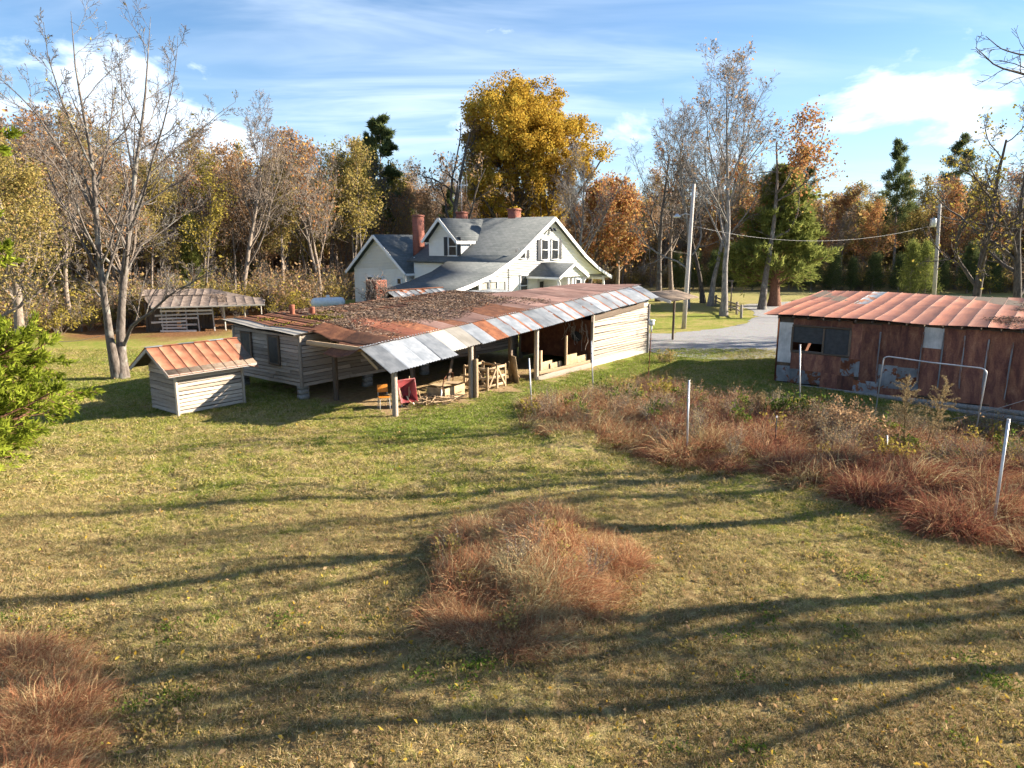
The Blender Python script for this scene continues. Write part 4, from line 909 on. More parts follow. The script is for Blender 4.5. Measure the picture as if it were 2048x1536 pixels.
# dense far wood that reads as one mass, and brush along the edges
def gn_scatter(name, pts, rot, scl, idx, srcs, label, cat='plant'):
    """stuff: instances of a few small meshes on many points"""
    me = bpy.data.meshes.new(name); me.vertices.add(len(pts)); me.vertices.foreach_set('co', np.asarray(pts, np.float32).ravel())
    a = me.attributes.new('rot', 'FLOAT_VECTOR', 'POINT'); a.data.foreach_set('vector', np.asarray(rot, np.float32).ravel())
    a = me.attributes.new('scl', 'FLOAT_VECTOR', 'POINT'); a.data.foreach_set('vector', np.asarray(scl, np.float32).ravel())
    a = me.attributes.new('idx', 'INT', 'POINT'); a.data.foreach_set('value', np.asarray(idx, np.int32))
    o = part(name, me); tag(o, label, cat, kind='stuff')
    cl = bpy.data.collections.new(name+'_source')
    for k, s in enumerate(srcs): cl.objects.link(bpy.data.objects.new('%s_source_%02d' % (name, k), s))
    ng = bpy.data.node_groups.new(name, 'GeometryNodeTree')
    ng.interface.new_socket('Geometry', in_out='INPUT', socket_type='NodeSocketGeometry'); ng.interface.new_socket('Geometry', in_out='OUTPUT', socket_type='NodeSocketGeometry')
    N = ng.nodes.new; gi = N('NodeGroupInput'); go = N('NodeGroupOutput'); ci = N('GeometryNodeCollectionInfo'); ci.inputs[0].default_value = cl; ci.inputs[1].default_value = True; ci.inputs[2].default_value = True
    ip = N('GeometryNodeInstanceOnPoints'); ip.inputs['Pick Instance'].default_value = True
    def na(nm, ty):
        q = N('GeometryNodeInputNamedAttribute'); q.data_type = ty; q.inputs[0].default_value = nm; return q.outputs[0]
    lk = ng.links.new; lk(gi.outputs[0], ip.inputs['Points']); lk(ci.outputs[0], ip.inputs['Instance']); lk(na('idx', 'INT'), ip.inputs['Instance Index'])
    lk(na('rot', 'FLOAT_VECTOR'), ip.inputs['Rotation']); lk(na('scl', 'FLOAT_VECTOR'), ip.inputs['Scale']); lk(ip.outputs[0], go.inputs[0])
    md = o.modifiers.new('scatter', 'NODES'); md.node_group = ng
    return o
def shrub(seed, mat, leaf, n, h, spread, lsize, nl):
    r = np.random.default_rng(seed); d = np.stack([r.normal(0, spread, n), r.normal(0, spread, n), np.ones(n)], 1)
    P = walk(r, r.normal(0, .12, (n, 3))*[1, 1, 0], d, h*r.uniform(.5, 1.1, n), 7, .12, .02, .06); Rr = np.full((n, 1), .012)*np.linspace(1.2, .4, 7)[None]
    l1 = children(r, P, Rr, 6, .25, .7, .45, .6, 4, .15, .02); V, F = merge([tube_batch(P, Rr, 3), tube_batch(*l1, 3)])
    W_ = mesh_np('wood', V, F, mat, True); nv = len(V)
    pos = pts_on(r, l1, nl, .06); Lm = leaf_mesh('l', r, pos, lsize, leaf, 1.5, .3)
    # one mesh, two materials
    import bmesh
    bm = bmesh.new(); bm.from_mesh(W_); nf = len(bm.faces); bm.from_mesh(Lm); bm.faces.ensure_lookup_table()
    for f in bm.faces[nf:]: f.material_index = 1
    me = bpy.data.meshes.new('shrub'); bm.to_mesh(me); bm.free(); me.materials.append(mat); me.materials.append(leaf); return me
SH = [shrub(201, M['bark_gray'], M['leaf_olive'], 14, 2.6, .35, .13, 500), shrub(202, M['bark_brown'], M['leaf_yellow'], 14, 2.2, .4, .12, 420), shrub(203, M['bark_gray'], M['leaf_brown'], 18, 3.0, .3, .12, 260), shrub(204, M['bark_pale'], M['leaf_brown'], 20, 3.6, .25, .1, 120)]
r = np.random.default_rng(7); pts = []
for k in range(480):
    x = r.uniform(-75, -8); pts.append((x, edgeL(x)+r.random()**1.6*22-1.0))
for k in range(160):
    x = r.uniform(-12, 34); pts.append((x, float(np.interp(x, [-12, 4, 14, 32], [84, 86, 95, 98]))+r.random()*18))
for k in range(260):
    x = r.uniform(28, 100); pts.append((x, float(np.interp(x, [28, 45, 62, 80, 105], [99, 92, 83, 69, 51]))+r.random()*18-1))
pts = np.array(pts); n = len(pts); s = r.uniform(.6, 1.5, n)
gn_scatter('undergrowth', np.c_[pts, hz(pts[:, 0], pts[:, 1])], np.c_[np.zeros((n, 2)), r.random(n)*6.28], np.repeat(s[:, None], 3, 1), r.choice(4, n, p=[.25, .2, .25, .3]), SH, 'tangled brush and saplings along the edge of the woods')
r = np.random.default_rng(8); th = []
for k in range(420):
    a = r.uniform(-62, 62); d = r.uniform(118, 175); th.append((d*math.sin(R(a)), d*math.cos(R(a))))
th = np.array(th); n = len(th); FAR = [shrub(211, M['bark_brown'], M['leaf_olive'], 30, 6, .45, .26, 2600), shrub(212, M['bark_brown'], M['leaf_brown'], 30, 6, .45, .26, 2600), shrub(213, M['bark_brown'], M['leaf_olive'], 30, 7, .25, .26, 2600)]
s = r.uniform(1.3, 2.0, n); gn_scatter('far_woods', np.c_[th, np.zeros(n)], np.c_[np.zeros((n, 2)), r.random(n)*6.28], np.repeat(s[:, None], 3, 1), r.integers(0, 3, n), FAR, 'far woods reading as one brown-green mass', 'trees')

# ------------------------------------------------ individual trees
def hero(name, label, limbs, radii, bark, seed, lev, leaf=None, nleaf=0, lsize=.1, jit=.08, base=None):
    """a tree whose main limbs follow given lines; twigs grow from them"""
    r = np.random.default_rng(seed); base = Vector(limbs[0][0]) if base is None else Vector(base)
    n0 = 16; P = np.stack([resample([tuple(Vector(q)-base) for q in l], n0) for l in limbs]); P += np.cumsum(r.normal(0, .012, P.shape), axis=1)*(np.arange(n0) > 0)[None, :, None]
    Rr = np.stack([np.linspace(a, b, n0) for a, b in radii])
    for k in range(len(limbs)):
        if radii[k][0] > .16 and limbs[k][0][2] < 1: Rr[k] *= 1+.7*np.exp(-np.arange(n0)*1.1); P[k, 0, 2] -= .2
    lv = [(P, Rr)]
    for (c, t0, ang, ratio, rr, n, wob, up) in lev: lv.append(children(r, *lv[-1], c, t0, ang, ratio, rr, n, wob, up))
    t = thing(name, label, 'tree', base); part('trunk', wood_mesh('trunk', lv, M[bark], (9, 5, 4, 3, 3), .007), t)
    if leaf: part('crown', leaf_mesh('crown', r, pts_on(r, lv[-1], nleaf, jit), lsize, M[leaf], 1.6, .5), t)
    return t
def line(pts, Y0, dYs=None):
    return [tuple(at(px, py, Y0+(0 if dYs is None else dYs[k]))) for k, (px, py) in enumerate(pts)]
# twin-trunked walnut on the left
yw = 31.4
WLM = [line([(238, 757), (222, 690), (212, 600), (200, 500), (194, 400), (188, 320), (172, 230), (155, 130), (146, 20)], yw, [0, -.3, -.6, -.9, -1, -1.2, -1.4, -1.6, -1.8]),
       line([(246, 757), (241, 680), (243, 600), (252, 500), (262, 420), (270, 340), (284, 250), (294, 150), (300, 30)], yw, [0, .2, .4, .6, .9, 1.0, 1.3, 1.6, 1.8]),
       line([(248, 690), (262, 655), (300, 628), (345, 588), (385, 568), (425, 545)], yw, [.1, -.5, -1.3, -2.2, -2.8, -3.3]),
       line([(258, 450), (300, 350), (352, 300), (398, 268), (440, 230), (475, 205)], yw, [.8, 1.2, 1.8, 2.2, 2.6, 3]),
       line([(256, 470), (285, 400), (305, 320), (330, 240), (350, 150), (356, 70)], yw, [.8, .2, -.5, -1, -1.4, -1.8]),
       line([(244, 560), (285, 490), (330, 460), (375, 425), (410, 408)], yw, [.5, 1.2, 2, 2.6, 3.2]),
       line([(196, 440), (160, 370), (125, 300), (75, 225), (20, 170), (-30, 130)], yw, [-1, -.6, -.3, .2, .6, 1]),
       line([(190, 350), (150, 270), (118, 190), (95, 110), (88, 50)], yw, [-1.2, -2, -2.6, -3, -3.4]),
       line([(205, 530), (175, 470), (150, 400), (110, 330), (50, 270), (-10, 230)], yw, [-.8, -1.6, -2.2, -3, -3.6, -4]),
       line([(214, 610), (185, 575), (150, 540), (110, 520)], yw, [-.6, .2, .8, 1.5]),
       line([(268, 350), (250, 250), (246, 160), (240, 80)], yw, [1, 2.0, 2.6, 3.2]), line([(192, 370), (215, 290), (224, 200), (218, 110)], yw, [-1.1, 0, .8, 1.4])]
hero('walnut_tree', 'bare twin-trunked walnut tree standing on the lawn behind the well house', WLM, [(.185, .006), (.20, .006), (.085, .012), (.06, .006), (.065, .006), (.055, .006), (.07, .006), (.055, .005), (.055, .005), (.05, .006), (.05, .005), (.05, .005)], 'bark_gray', 301,
     [(13, .22, .62, .26, .5, 8, .13, .07), (8, .15, .75, .42, .55, 6, .16, .05), (5, .2, .8, .45, .6, 4, .18, .03)], 'leaf_yellow', 70, .10)
def tree_at(name, label, px, py, top, kind, r0, bark, seed, leaf=None, nleaf=0, lsize=.2, jit=.25, Yd=None, rz=0, levels=None):
    p = gp(px, py) if Yd is None else Vector((at(px, py, Yd).x, Yd, 0)); p.z = float(hz(p.x, p.y))
    H_ = at(px, top, p.y).z-p.z; r = np.random.default_rng(seed)
    t = thing(name, label, 'tree', p, rz)
    if kind in ('pine', 'cedar', 'bigcedar'):
        lv = conifer(r, H_, r0, H_*{'pine': .27, 'cedar': .2, 'bigcedar': .46}[kind], {'pine': 46, 'cedar': 110, 'bigcedar': 150}[kind], {'pine': .32, 'cedar': .05, 'bigcedar': .14}[kind], .7, .04, 14 if kind == 'bigcedar' else 9)
        part('trunk', wood_mesh('trunk', lv, M[bark], (8, 3, 3)), t); part('crown', con_needles('crown', r, lv, nleaf, lsize, M[leaf], .14, .12), t); return t
    lv = lean_levels(r, H_, r0, kind); part('trunk', wood_mesh('trunk', lv, M[bark], (9, 5, 4, 3, 3), .011), t)
    if leaf: part('crown', leaf_mesh('crown', r, pts_on(r, lv[-1], nleaf, jit), lsize, M[leaf], 1.35, .3), t)
    return t
tree_at('maple_tree', 'tall pale-trunked tree, tallest of the bare trees by the rail fence', 1447, 632, 95, 'bare', .26, 'bark_pale', 311, 'leaf_brown', 500, .2)
tree_at('maple_tree', 'pale bare tree just left of the tallest one by the rail fence', 1420, 612, 205, 'bare', .25, 'bark_pale', 312, 'leaf_orange', 250, .18)
tree_at('maple_tree', 'dark bare tree behind the utility pole on the island lawn', 1342, 602, 215, 'bare', .26, 'bark_brown', 313)
tree_at('maple_tree', 'spreading bare tree leaning left of the utility pole', 1318, 590, 270, 'oak', .3, 'bark_gray', 314, 'leaf_orange', 350, .2, Yd=74)
tree_at('maple_tree', 'bare tree with low pale limbs behind the utility pole', 1375, 600, 250, 'oak', .22, 'bark_pale', 315, Yd=66)
tree_at('maple_tree', 'dark straight trunk beside the pale trees near the rail fence', 1407, 606, 300, 'bare', .24, 'bark_dark', 316, 'leaf_brown', 300, .2)
tree_at('maple_tree', 'spreading maple with sparse orange leaves before the large cedar', 1525, 600, 238, 'oak', .3, 'bark_gray', 317, 'leaf_orange', 4200, .2, .35, Yd=65)
tree_at('maple_tree', 'russet maple between the farmhouse and the bare trees', 1235, 590, 372, 'round', .26, 'bark_brown', 318, 'leaf_orange', 3400, .26, .4, Yd=80)
tree_at('maple_tree', 'low russet tree just right of the farmhouse gable', 1175, 590, 390, 'round', .25, 'bark_gray', 319, 'leaf_orange', 4500, .26, .4, Yd=78)
tree_at('bare_tree', 'thin bare grey tree against the gold maple above the farmhouse gable', 1150, 590, 300, 'bare', .2, 'bark_pale', 320, Yd=72)
tree_at('cedar_tree', 'large green cedar with thick red trunk beside the gravel drive', 1548, 612, 345, 'bigcedar', .5, 'bark_red', 321, 'needle_cedar', 60000, .42)
tree_at('pine_tree', 'tall green pine left of the farmhouse chimney', 768, 600, 240, 'pine', .28, 'bark_brown', 322, 'needle_pine', 26000, .5, Yd=88)
tree_at('oak_tree', 'dark bare oak with crooked limbs behind the farmhouse dormer', 893, 590, 205, 'oak', .42, 'bark_dark', 323, 'leaf_brown', 900, .22, .3, Yd=76)
tree_at('bare_tree', 'tall bare tree at the woods edge right of the slatted crib', 488, 622, 225, 'bare', .24, 'bark_brown', 324, Yd=60)
tree_at('bare_tree', 'bare tree with reddish twigs between the crib and the farmhouse', 640, 612, 255, 'bare', .24, 'bark_gray', 325, 'leaf_orange', 700, .2, Yd=68)
tree_at('vine_tree', 'dark vine-hung tree with yellow leaf tufts rising behind the metal shed roof', 1946, 640, 235, 'oak', .30, 'bark_dark', 326, 'leaf_yellow', 900, .15, .2, Yd=46)
tree_at('vine_tree', 'dark leaning tree at the right edge behind the metal shed', 2035, 640, 290, 'oak', .3, 'bark_dark', 327, 'leaf_yellow', 500, .14, .2, Yd=44)
# golden maple
def gold():
    r = np.random.default_rng(331); Y0 = 84.; b = Vector((at(1038, 590, Y0).x, Y0, 0)); b.z = float(hz(b.x, b.y))
    t = thing('maple_tree', 'big golden-leaved maple towering behind the farmhouse roof', 'tree', b)
    H_ = at(1015, 165, Y0).z; tr = trunk0(r, H_*.82, .6, .02, 14, .03, .2)
    l1 = children(r, *tr, 30, .16, .95, .60, .5, 10, .09, .09); l2 = children(r, *l1, 11, .25, .8, .42, .5, 6, .12, .04); l3 = children(r, *l2, 5, .3, .8, .5, .5, 4, .14, 0)
    part('trunk', wood_mesh('trunk', [tr, l1, l2, l3], M['bark_dark'], (9, 5, 3, 3), .02), t)
    # leaf clusters: lobed clumps filling a broad uneven crown
    cz = at(1048, 300, Y0).z-b.z; m = 560; d = norm(r.normal(0, 1, (m, 3))); rad_ = (.30+.70*r.random((m, 1))**.55)
    lob = 1+.16*np.sin(3*np.arctan2(d[:, 1:2], d[:, :1])+1)+.14*np.sin(5*d[:, 2:3]+2*d[:, :1])
    ends = d*rad_*lob*[7.6, 7.2, 7.7]+[.3, 0, cz]; ends = np.concatenate([ends, l1[0][:, -1]])
    cs = r.uniform(.55, 1.35, (len(ends), 1)); n = 105000; c = r.integers(0, len(ends), n); off = norm(r.normal(0, 1, (n, 3)))*(r.random((n, 1))**.5)*cs[c]
    pos = ends[c]+off*[1.05, 1.05, .85]; v = np.clip(.5+.45*(r.random(len(ends))-.5)[c]+r.normal(0, .2, n), 0, 1)
    part('crown', leaf_mesh('crown', r, pos, .22, M['leaf_gold'], 1.15, .25, v), t)
gold()
# leafy tree with olive-yellow leaves at the left edge
tree_at('leafy_tree', 'olive-yellow leafy tree at the left edge before the woods', 45, 700, 300, 'round', .28, 'bark_brown', 341, 'leaf_olive', 14000, .12, .3, Yd=41)
tree_at('leafy_tree', 'sparse yellow-leaved tree reaching over the lawn at the left', -60, 720, 330, 'round', .22, 'bark_brown', 342, 'leaf_olive', 6000, .10, .3, Yd=29)
# young bright cedar close by at the left edge
def near_cedar():
    r = np.random.default_rng(351); p = Vector((-13.2, 15.0, 0)); t = thing('cedar_tree', 'bright green cedar whose feathery boughs enter at the left edge', 'tree', p)
    lv = conifer(r, 12.5, .2, 3.0, 110, .04, .36, -.02, 12); l3 = children(r, *lv[2], 6, .15, .7, .5, .6, 4, .08, .05)
    part('trunk', wood_mesh('trunk', lv+[l3], M['bark_red'], (8, 4, 3, 3)), t)
    part('crown', con_needles('crown', r, [None, None, l3], 170000, .14, M['needle_bright'], .16, .03), t)
near_cedar()
# bare trees standing just outside the right of the picture; their trunks and limbs shade the lawn
for k, (x, y, h, s, rad, wide) in enumerate(((17.6, 19.6, 16, 362, .24, .26), (16.4, 16.9, 17, 363, .26, .26), (16.6, 13.2, 15, 364, .22, .26), (17.5, 10.9, 16, 365, .18, .26), (25.5, 20.2, 17, 366, .22, .3), (33, 14.2, 21, 367, .26, .42))):
    r = np.random.default_rng(s); tr = trunk0(r, h*.92, rad, .03, 14, .05, .30); l1 = children(r, *tr, 9, .30, .55, wide, .66, 10, .10, .10); l2 = children(r, *l1, 7, .22, .75, .45, .5, 7, .14, .05); l3 = children(r, *l2, 5, .3, .8, .48, .5, 5, .16, .02)
    t = thing('bare_tree', 'bare tree just past the right edge, ' + ['nearest to the metal shed corner', 'behind the leaning bright post', 'beside the end of the dry grass band', 'casting the long shade below the mound', 'set back from the lawn', 'farthest out to the right'][k], 'tree', (x, y, float(hz(x, y))), k*1.7)
    part('trunk', wood_mesh('trunk', [tr, l1, l2, l3], M['bark_dark'], (9, 5, 4, 3, 3), .012), t)
hero('bare_tree', 'bare dark tree past the right edge whose branch tips enter at the top right', [[(24.8, 26.2, -.8), (24.7, 26.3, 6), (24.5, 26.1, 12), (24.2, 26, 18)], [tuple(at(2230, 235, 26)), tuple(at(2130, 175, 25.7)), tuple(at(2050, 152, 25.2)), tuple(at(1990, 135, 24.8)), tuple(at(1950, 98, 24.6))],
     [tuple(at(2200, 300, 26)), tuple(at(2100, 330, 25)), tuple(at(2040, 350, 24.4)), tuple(at(2005, 385, 24))], [(24.6, 26.2, 8), (25.5, 27, 12), (26, 28, 16)], [tuple(at(2130, 178, 25.7)), tuple(at(2070, 110, 25.3)), tuple(at(2010, 95, 25)), tuple(at(1980, 70, 24.8))]], [(.28, .03), (.09, .012), (.07, .01), (.12, .02), (.05, .01)], 'bark_dark', 361, [(8, .25, .7, .28, .5, 7, .13, .04), (5, .2, .75, .42, .55, 5, .16, .03)])
# hedge of small evergreens on the far side of the drive
ORD = 'first second third fourth fifth sixth seventh eighth ninth tenth eleventh twelfth thirteenth fourteenth fifteenth sixteenth'.split()
hv = variant('cedar', 371, 4.2, .08, 'bark_brown', 'needle_pine', 9000, .22)
for k in range(16):
    x = 21+k*2.4; y = 92-.03*k*k+rngb.uniform(-.6, .6); place('evergreen_shrub', hv, ORD[k]+' dark evergreen from the left in the hedge across the field', 'shrub', (x, y, 0), k*1.3, rngb.uniform(.9, 1.35), 'evergreens of the far hedge')
hv2 = variant('cedar', 372, 5.5, .08, 'bark_brown', 'needle_cedar', 9000, .22)
for px, lb in ((1818, 'left of the two young pale evergreens beside the far utility pole'), (1848, 'right of the two young pale evergreens beside the far utility pole')):
    p = at(px, 600, 78); place('young_evergreen', hv2, lb, 'tree', (p.x, 78, 0), px, 1.05, None)
# ================================================================ grass, weeds and fallen leaves
def ribbon_clump(r, n, base_r, L0, L1, lean, droop, width, seg=4, vlo=0., vhi=1., tiltv=(0, 0)):
    """n bending blades as thin ribbons"""
    a = r.random(n)*6.283; b = np.stack([np.cos(a), np.sin(a), 0*a], 1)*(r.random((n, 1))**.5)*base_r
    d = np.stack([np.cos(a)*lean*r.random(n)+tiltv[0], np.sin(a)*lean*r.random(n)+tiltv[1], np.ones(n)], 1)
    P = walk(r, b, d, r.uniform(L0, L1, n)*r.uniform(.6, 1.1, n), seg+1, .16, 0., droop); T = norm(np.gradient(P, axis=1))
    side = norm(np.cross(T, r.normal(0, 1, (n, 1, 3)))); w = width*np.linspace(1, .25, seg+1)[None, :, None]*r.uniform(.6, 1.3, (n, 1, 1))
    V = np.stack([P-side*w, P+side*w], 2).reshape(-1, 3); k = (np.arange(n)*(seg+1)*2)[:, None]; j = (np.arange(seg)*2)[None]
    F = np.stack([k+j, k+j+1, k+j+3, k+j+2], -1).reshape(-1, 4); v = np.clip(r.uniform(vlo, vhi, n)[:, None]+np.linspace(-.12, .2, seg+1)[None], 0, 1)
    return V, F, np.repeat(v.ravel(), 2)
def clump_mesh(seed, mat, **k):
    V, F, v = ribbon_clump(np.random.default_rng(seed), **k); return mesh_np('clump', V, F, mat, False, {'v': v})
# lawn: square patches of short blades laid edge to edge
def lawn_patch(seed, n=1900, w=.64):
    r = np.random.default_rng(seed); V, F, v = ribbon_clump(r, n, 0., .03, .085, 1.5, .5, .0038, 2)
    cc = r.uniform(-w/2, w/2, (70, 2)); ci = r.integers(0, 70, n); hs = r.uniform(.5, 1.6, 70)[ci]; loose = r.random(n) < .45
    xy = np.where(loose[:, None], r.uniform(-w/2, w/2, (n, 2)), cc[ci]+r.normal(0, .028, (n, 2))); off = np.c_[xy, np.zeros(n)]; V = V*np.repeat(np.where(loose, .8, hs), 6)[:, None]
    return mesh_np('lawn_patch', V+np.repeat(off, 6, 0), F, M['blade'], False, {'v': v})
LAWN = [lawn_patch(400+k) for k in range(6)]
r = np.random.default_rng(40); tl = []
for y0, y1, st, s in ((3.7, 16.2, .5, 1.), (16.2, 40., 1., 2.)):
    for y in np.arange(y0, y1, st):
        for x in np.arange(-(y*.8+6.5), y*.8+6.5, st):
            q1 = .617*(x+4.07)+.787*(y-24.3); q2 = .787*(x+4.07)-.617*(y-24.3)
            if -.6 < q1 < 13 and -9.5 < q2 < .9 and (q2 < -.3 or r.random() < .6): continue
            if (q1 > 13 and q2 < -.5) or (13 < q1 < 20 and q2 < .3): continue
            tl.append((x+st/2, y+st/2, s))
tl = np.array(tl); N_ = len(tl)
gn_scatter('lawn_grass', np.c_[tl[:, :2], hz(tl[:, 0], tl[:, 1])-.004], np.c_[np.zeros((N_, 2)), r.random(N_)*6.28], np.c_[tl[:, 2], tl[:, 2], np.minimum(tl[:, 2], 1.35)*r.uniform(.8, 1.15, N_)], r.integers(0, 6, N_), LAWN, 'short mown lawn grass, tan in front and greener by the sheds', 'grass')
# red dried grass
def tufts(mat, seed, n=5, L0=.35, L1=.75, **k): return [clump_mesh(seed+q, M[mat], n=120, base_r=.30, L0=L0*.6, L1=L1, lean=.8, droop=k.get('droop', .55), width=.0042, seg=4, tiltv=(k.get('tx', 0), k.get('ty', 0))) for q in range(n)]
TR, TP, TS = tufts('red_grass', 420, tx=.6), tufts('purple_grass', 430, tx=.6), tufts('straw', 440, 3, .3, .65, tx=.5)
def inside(poly, x, y):
    c = np.zeros(len(x), bool); n = len(poly)
    for i in range(n):
        (x1, y1), (x2, y2) = poly[i], poly[(i+1) % n]; m = (y1 > y) != (y2 > y); c ^= m & (x < (x2-x1)*(y-y1)/(y2-y1+1e-12)+x1)
    return c
def lumps(x, y, s=1.): return .5+.25*np.sin(1.7*x*s+.9*y*s)+.25*np.sin(-1.1*x*s+2.1*y*s+1.3)
def flow(x, y, k=1.): a = 2.2*np.sin(.9*x*k+.5)+2.0*np.cos(.8*y*k-.4*x); return a
def grass_patch(name, poly, n, srcs, pidx, label, seed, hmin=.6, hmax=1.35, tilt=.5, hf=None):
    r = np.random.default_rng(seed); P = np.array(poly); x = r.uniform(P[:, 0].min(), P[:, 0].max(), n*4); y = r.uniform(P[:, 1].min(), P[:, 1].max(), n*4)
    m = inside(poly, x+r.normal(0, .26, n*4), y+r.normal(0, .26, n*4)); x, y = x[m][:n], y[m][:n]; q = len(x)
    s = (hmin+(hmax-hmin)*lumps(x, y, 1.6))*r.uniform(.5, 1.3, q); a = flow(x, y, 1.2); t = r.uniform(.2, 1., q)*tilt
    if hf is not None: s = hf(x, y)*r.uniform(.55, 1.3, q)
    elif name == 'dry_grass_band':
        kp = (lumps(x, y, 1.3)+r.normal(0, .12, q)) > .30; x, y, s, a, t = x[kp], y[kp], s[kp], a[kp], t[kp]; q = len(x)
    idx = pidx(r, x, y, q)
    return gn_scatter(name, np.c_[x, y, hz(x, y)-.02], np.c_[.32*t*np.cos(a), .32*t*np.sin(a), a+r.normal(0, 1.1, q)], np.c_[s, s, s], idx, srcs, label, 'grass')
th_ = np.linspace(0, 2*math.pi, 40, endpoint=False)
mound = [(.3+math.cos(t)*(1.72+.28*math.sin(3*t+1)+.2*math.sin(5*t)), 12.25+math.sin(t)*(2.55+.3*math.sin(2*t)+.25*math.sin(4*t+2))) for t in th_]
grass_patch('dry_grass_mound', mound, 1650, TR+TS, lambda r, x, y, q: np.where(r.random(q) < np.where(np.abs(x-.15+.25*(y-11.5)) < .35, .75, .14), r.integers(5, 8, q), r.integers(0, 5, q)), 'mound of long reddish dried grass in the middle of the lawn', 51, .40, 1.3, .75, lambda x, y: .48+.38*np.clip(1-((x-.3)/1.9)**2-((y-12.3)/2.8)**2, 0, 1)+.30*np.sin(2.6*x+1.7*y)*np.sin(1.9*y-1.2*x))
band = [gp(*p) for p in ((1050, 850), (1120, 868), (1230, 893), (1350, 920), (1470, 945), (1600, 968), (1690, 990), (1790, 1035), (1900, 1075), (2100, 1120), (2150, 1000), (2120, 880), (1990, 870), (1850, 880), (1740, 862), (1640, 838), (1540, 830), (1420, 815), (1330, 775), (1250, 775), (1150, 800), (1060, 815))]
def bidx(r, x, y, q):
    pr = .2+np.clip((x-3)/4, 0, 1)*.65; k = np.where(r.random(q) < pr, r.integers(5, 10, q), r.integers(0, 5, q)); return np.where(r.random(q) < .38*(1-.7*pr), r.integers(10, 13, q), k)
grass_patch('dry_grass_band', [(p.x, p.y) for p in band], 6000, TR+TP+TS, bidx, 'long band of purple-brown dried grass and weeds along the old fence line', 52, .35, 1.5, .7)
tm = np.random.default_rng(54); q = 16; a_ = tm.random(q)*6.283; rr_ = tm.random(q)**.6; mx = .3+np.cos(a_)*rr_*1.6; my = 12.2+np.sin(a_)*rr_*2.3
MW = [shrub(241, M['bark_pale'], M['weed_tan'], 16, 2.2, .28, .06, 300), shrub(242, M['bark_brown'], M['leaf_olive'], 14, 1.8, .4, .16, 240)]; s = tm.uniform(.2, .42, q)
gn_scatter('stalk_scatter', np.c_[mx, my, hz(mx, my)], np.c_[np.zeros((q, 2)), a_], np.repeat(s[:, None], 3, 1), tm.choice(2, q, p=[.65, .35]), MW, 'thin dead stalks poking out of the red grass mound', 'weeds')
corner = [gp(*p) for p in ((-80, 1290), (60, 1275), (120, 1330), (165, 1390), (150, 1470), (170, 1560), (-80, 1620))]
grass_patch('dry_grass_patch', [(p.x, p.y) for p in corner], 700, TR+TS, lambda r, x, y, q: np.where(r.random(q) < .2, r.integers(5, 8, q), r.integers(0, 5, q)), 'patch of reddish dried grass at the bottom left corner', 53, .35, .75, .8)
# leaves on the lawn
r = np.random.default_rng(60); N_ = 3000; yy = 6.3*(40/6.3)**r.random(N_); xx = (r.random(N_)*2-1)*(yy*.8+1)
o = part('fallen_leaf_scatter', leaf_mesh('fallen_leaf_scatter', r, np.c_[xx, yy, hz(xx, yy)+r.uniform(.02, .06, N_)], .045, M['leaf_gold'], 1.7, .0)); tag(o, 'yellow and brown leaves scattered over the lawn', 'leaves', kind='stuff')
N_ = 2600; yy = 6.3*(34/6.3)**r.random(N_); xx = (r.random(N_)*2-1)*(yy*.8+1)
o = part('brown_leaf_scatter', leaf_mesh('brown_leaf_scatter', r, np.c_[xx, yy, hz(xx, yy)+r.uniform(.02, .07, N_)], .06, M['leaf_brown'], 1.4, .0)); tag(o, 'curled brown leaves lying in the lawn', 'leaves', kind='stuff')
# low broad-leaved weeds in the turf
def rosette(seed, n=70, w=.16):
    r = np.random.default_rng(seed); return leaf_mesh('rosette', r, np.c_[r.normal(0, w*.6, (n, 2)), r.uniform(.01, .06, n)], .028, M['leaf_olive' if seed % 2 else 'leaf_green'], 1.7, -.3)
RS = [rosette(460+k) for k in range(4)]; cx = r.uniform(-9, 9, 46); cy = 6.5+20*r.random(46)**1.4; N_ = 300; q = r.integers(0, 46, N_); xx = cx[q]+r.normal(0, .42, N_); yy = cy[q]+r.normal(0, .34, N_); s = r.uniform(.6, 1.4, N_)
gn_scatter('turf_weed', np.c_[xx, yy, hz(xx, yy)], np.c_[np.zeros((N_, 2)), r.random(N_)*6.28], np.repeat(s[:, None], 3, 1), r.integers(0, 4, N_), RS, 'low green broad-leaved weeds in patches of the lawn', 'weeds')
# litter lying on the roofs
def litter(name, label, n, xy, surf, M4, seed, moss=None):
    r = np.random.default_rng(seed); x, y = xy(r, n); z = np.array([surf(a, b) for a, b in zip(x, y)])+r.uniform(.012, .038, len(x)); pos = np.c_[x, y, z]; k = len(x)
    tw = r.random(k) < .42; d = np.c_[r.normal(0, 1, (k, 2)), r.normal(0, .12, k)]; d = norm(d); b = norm(np.cross(d, r.normal(0, 1, (k, 3))))
    s = np.where(tw, r.uniform(.15, .5, k), r.uniform(.04, .085, k))[:, None]; w = np.where(tw, .006, .024)[:, None]*r.uniform(.6, 1.4, (k, 1))
    V = np.stack([pos-d*s*.5-b*w, pos-d*s*.5+b*w*.3, pos+d*s*.5+b*w, pos+d*s*.5-b*w*.3], 1).reshape(-1, 3); F = np.arange(4*k).reshape(-1, 4)
    o = part(name, mesh_np(name, V, F, M['litter'], False, {'v': np.repeat(r.random(k), 4)})); o.matrix_world = M4; tag(o, label, 'leaf litter', kind='stuff'); return o
def frame_m(p, rz): return Matrix.Translation(p) @ Matrix.Rotation(rz, 4, 'Z')
def xy_coop(r, n):
    x = r.uniform(1.2, 13.8, n*2); y = r.uniform(-.1, CW+.1, n*2); m = (lumps(x, y, .8)*.6+.5*np.clip((x-.8)/3.5, 0, 1) > .48+.25*r.random(n*2)); return x[m][:n], y[m][:n]
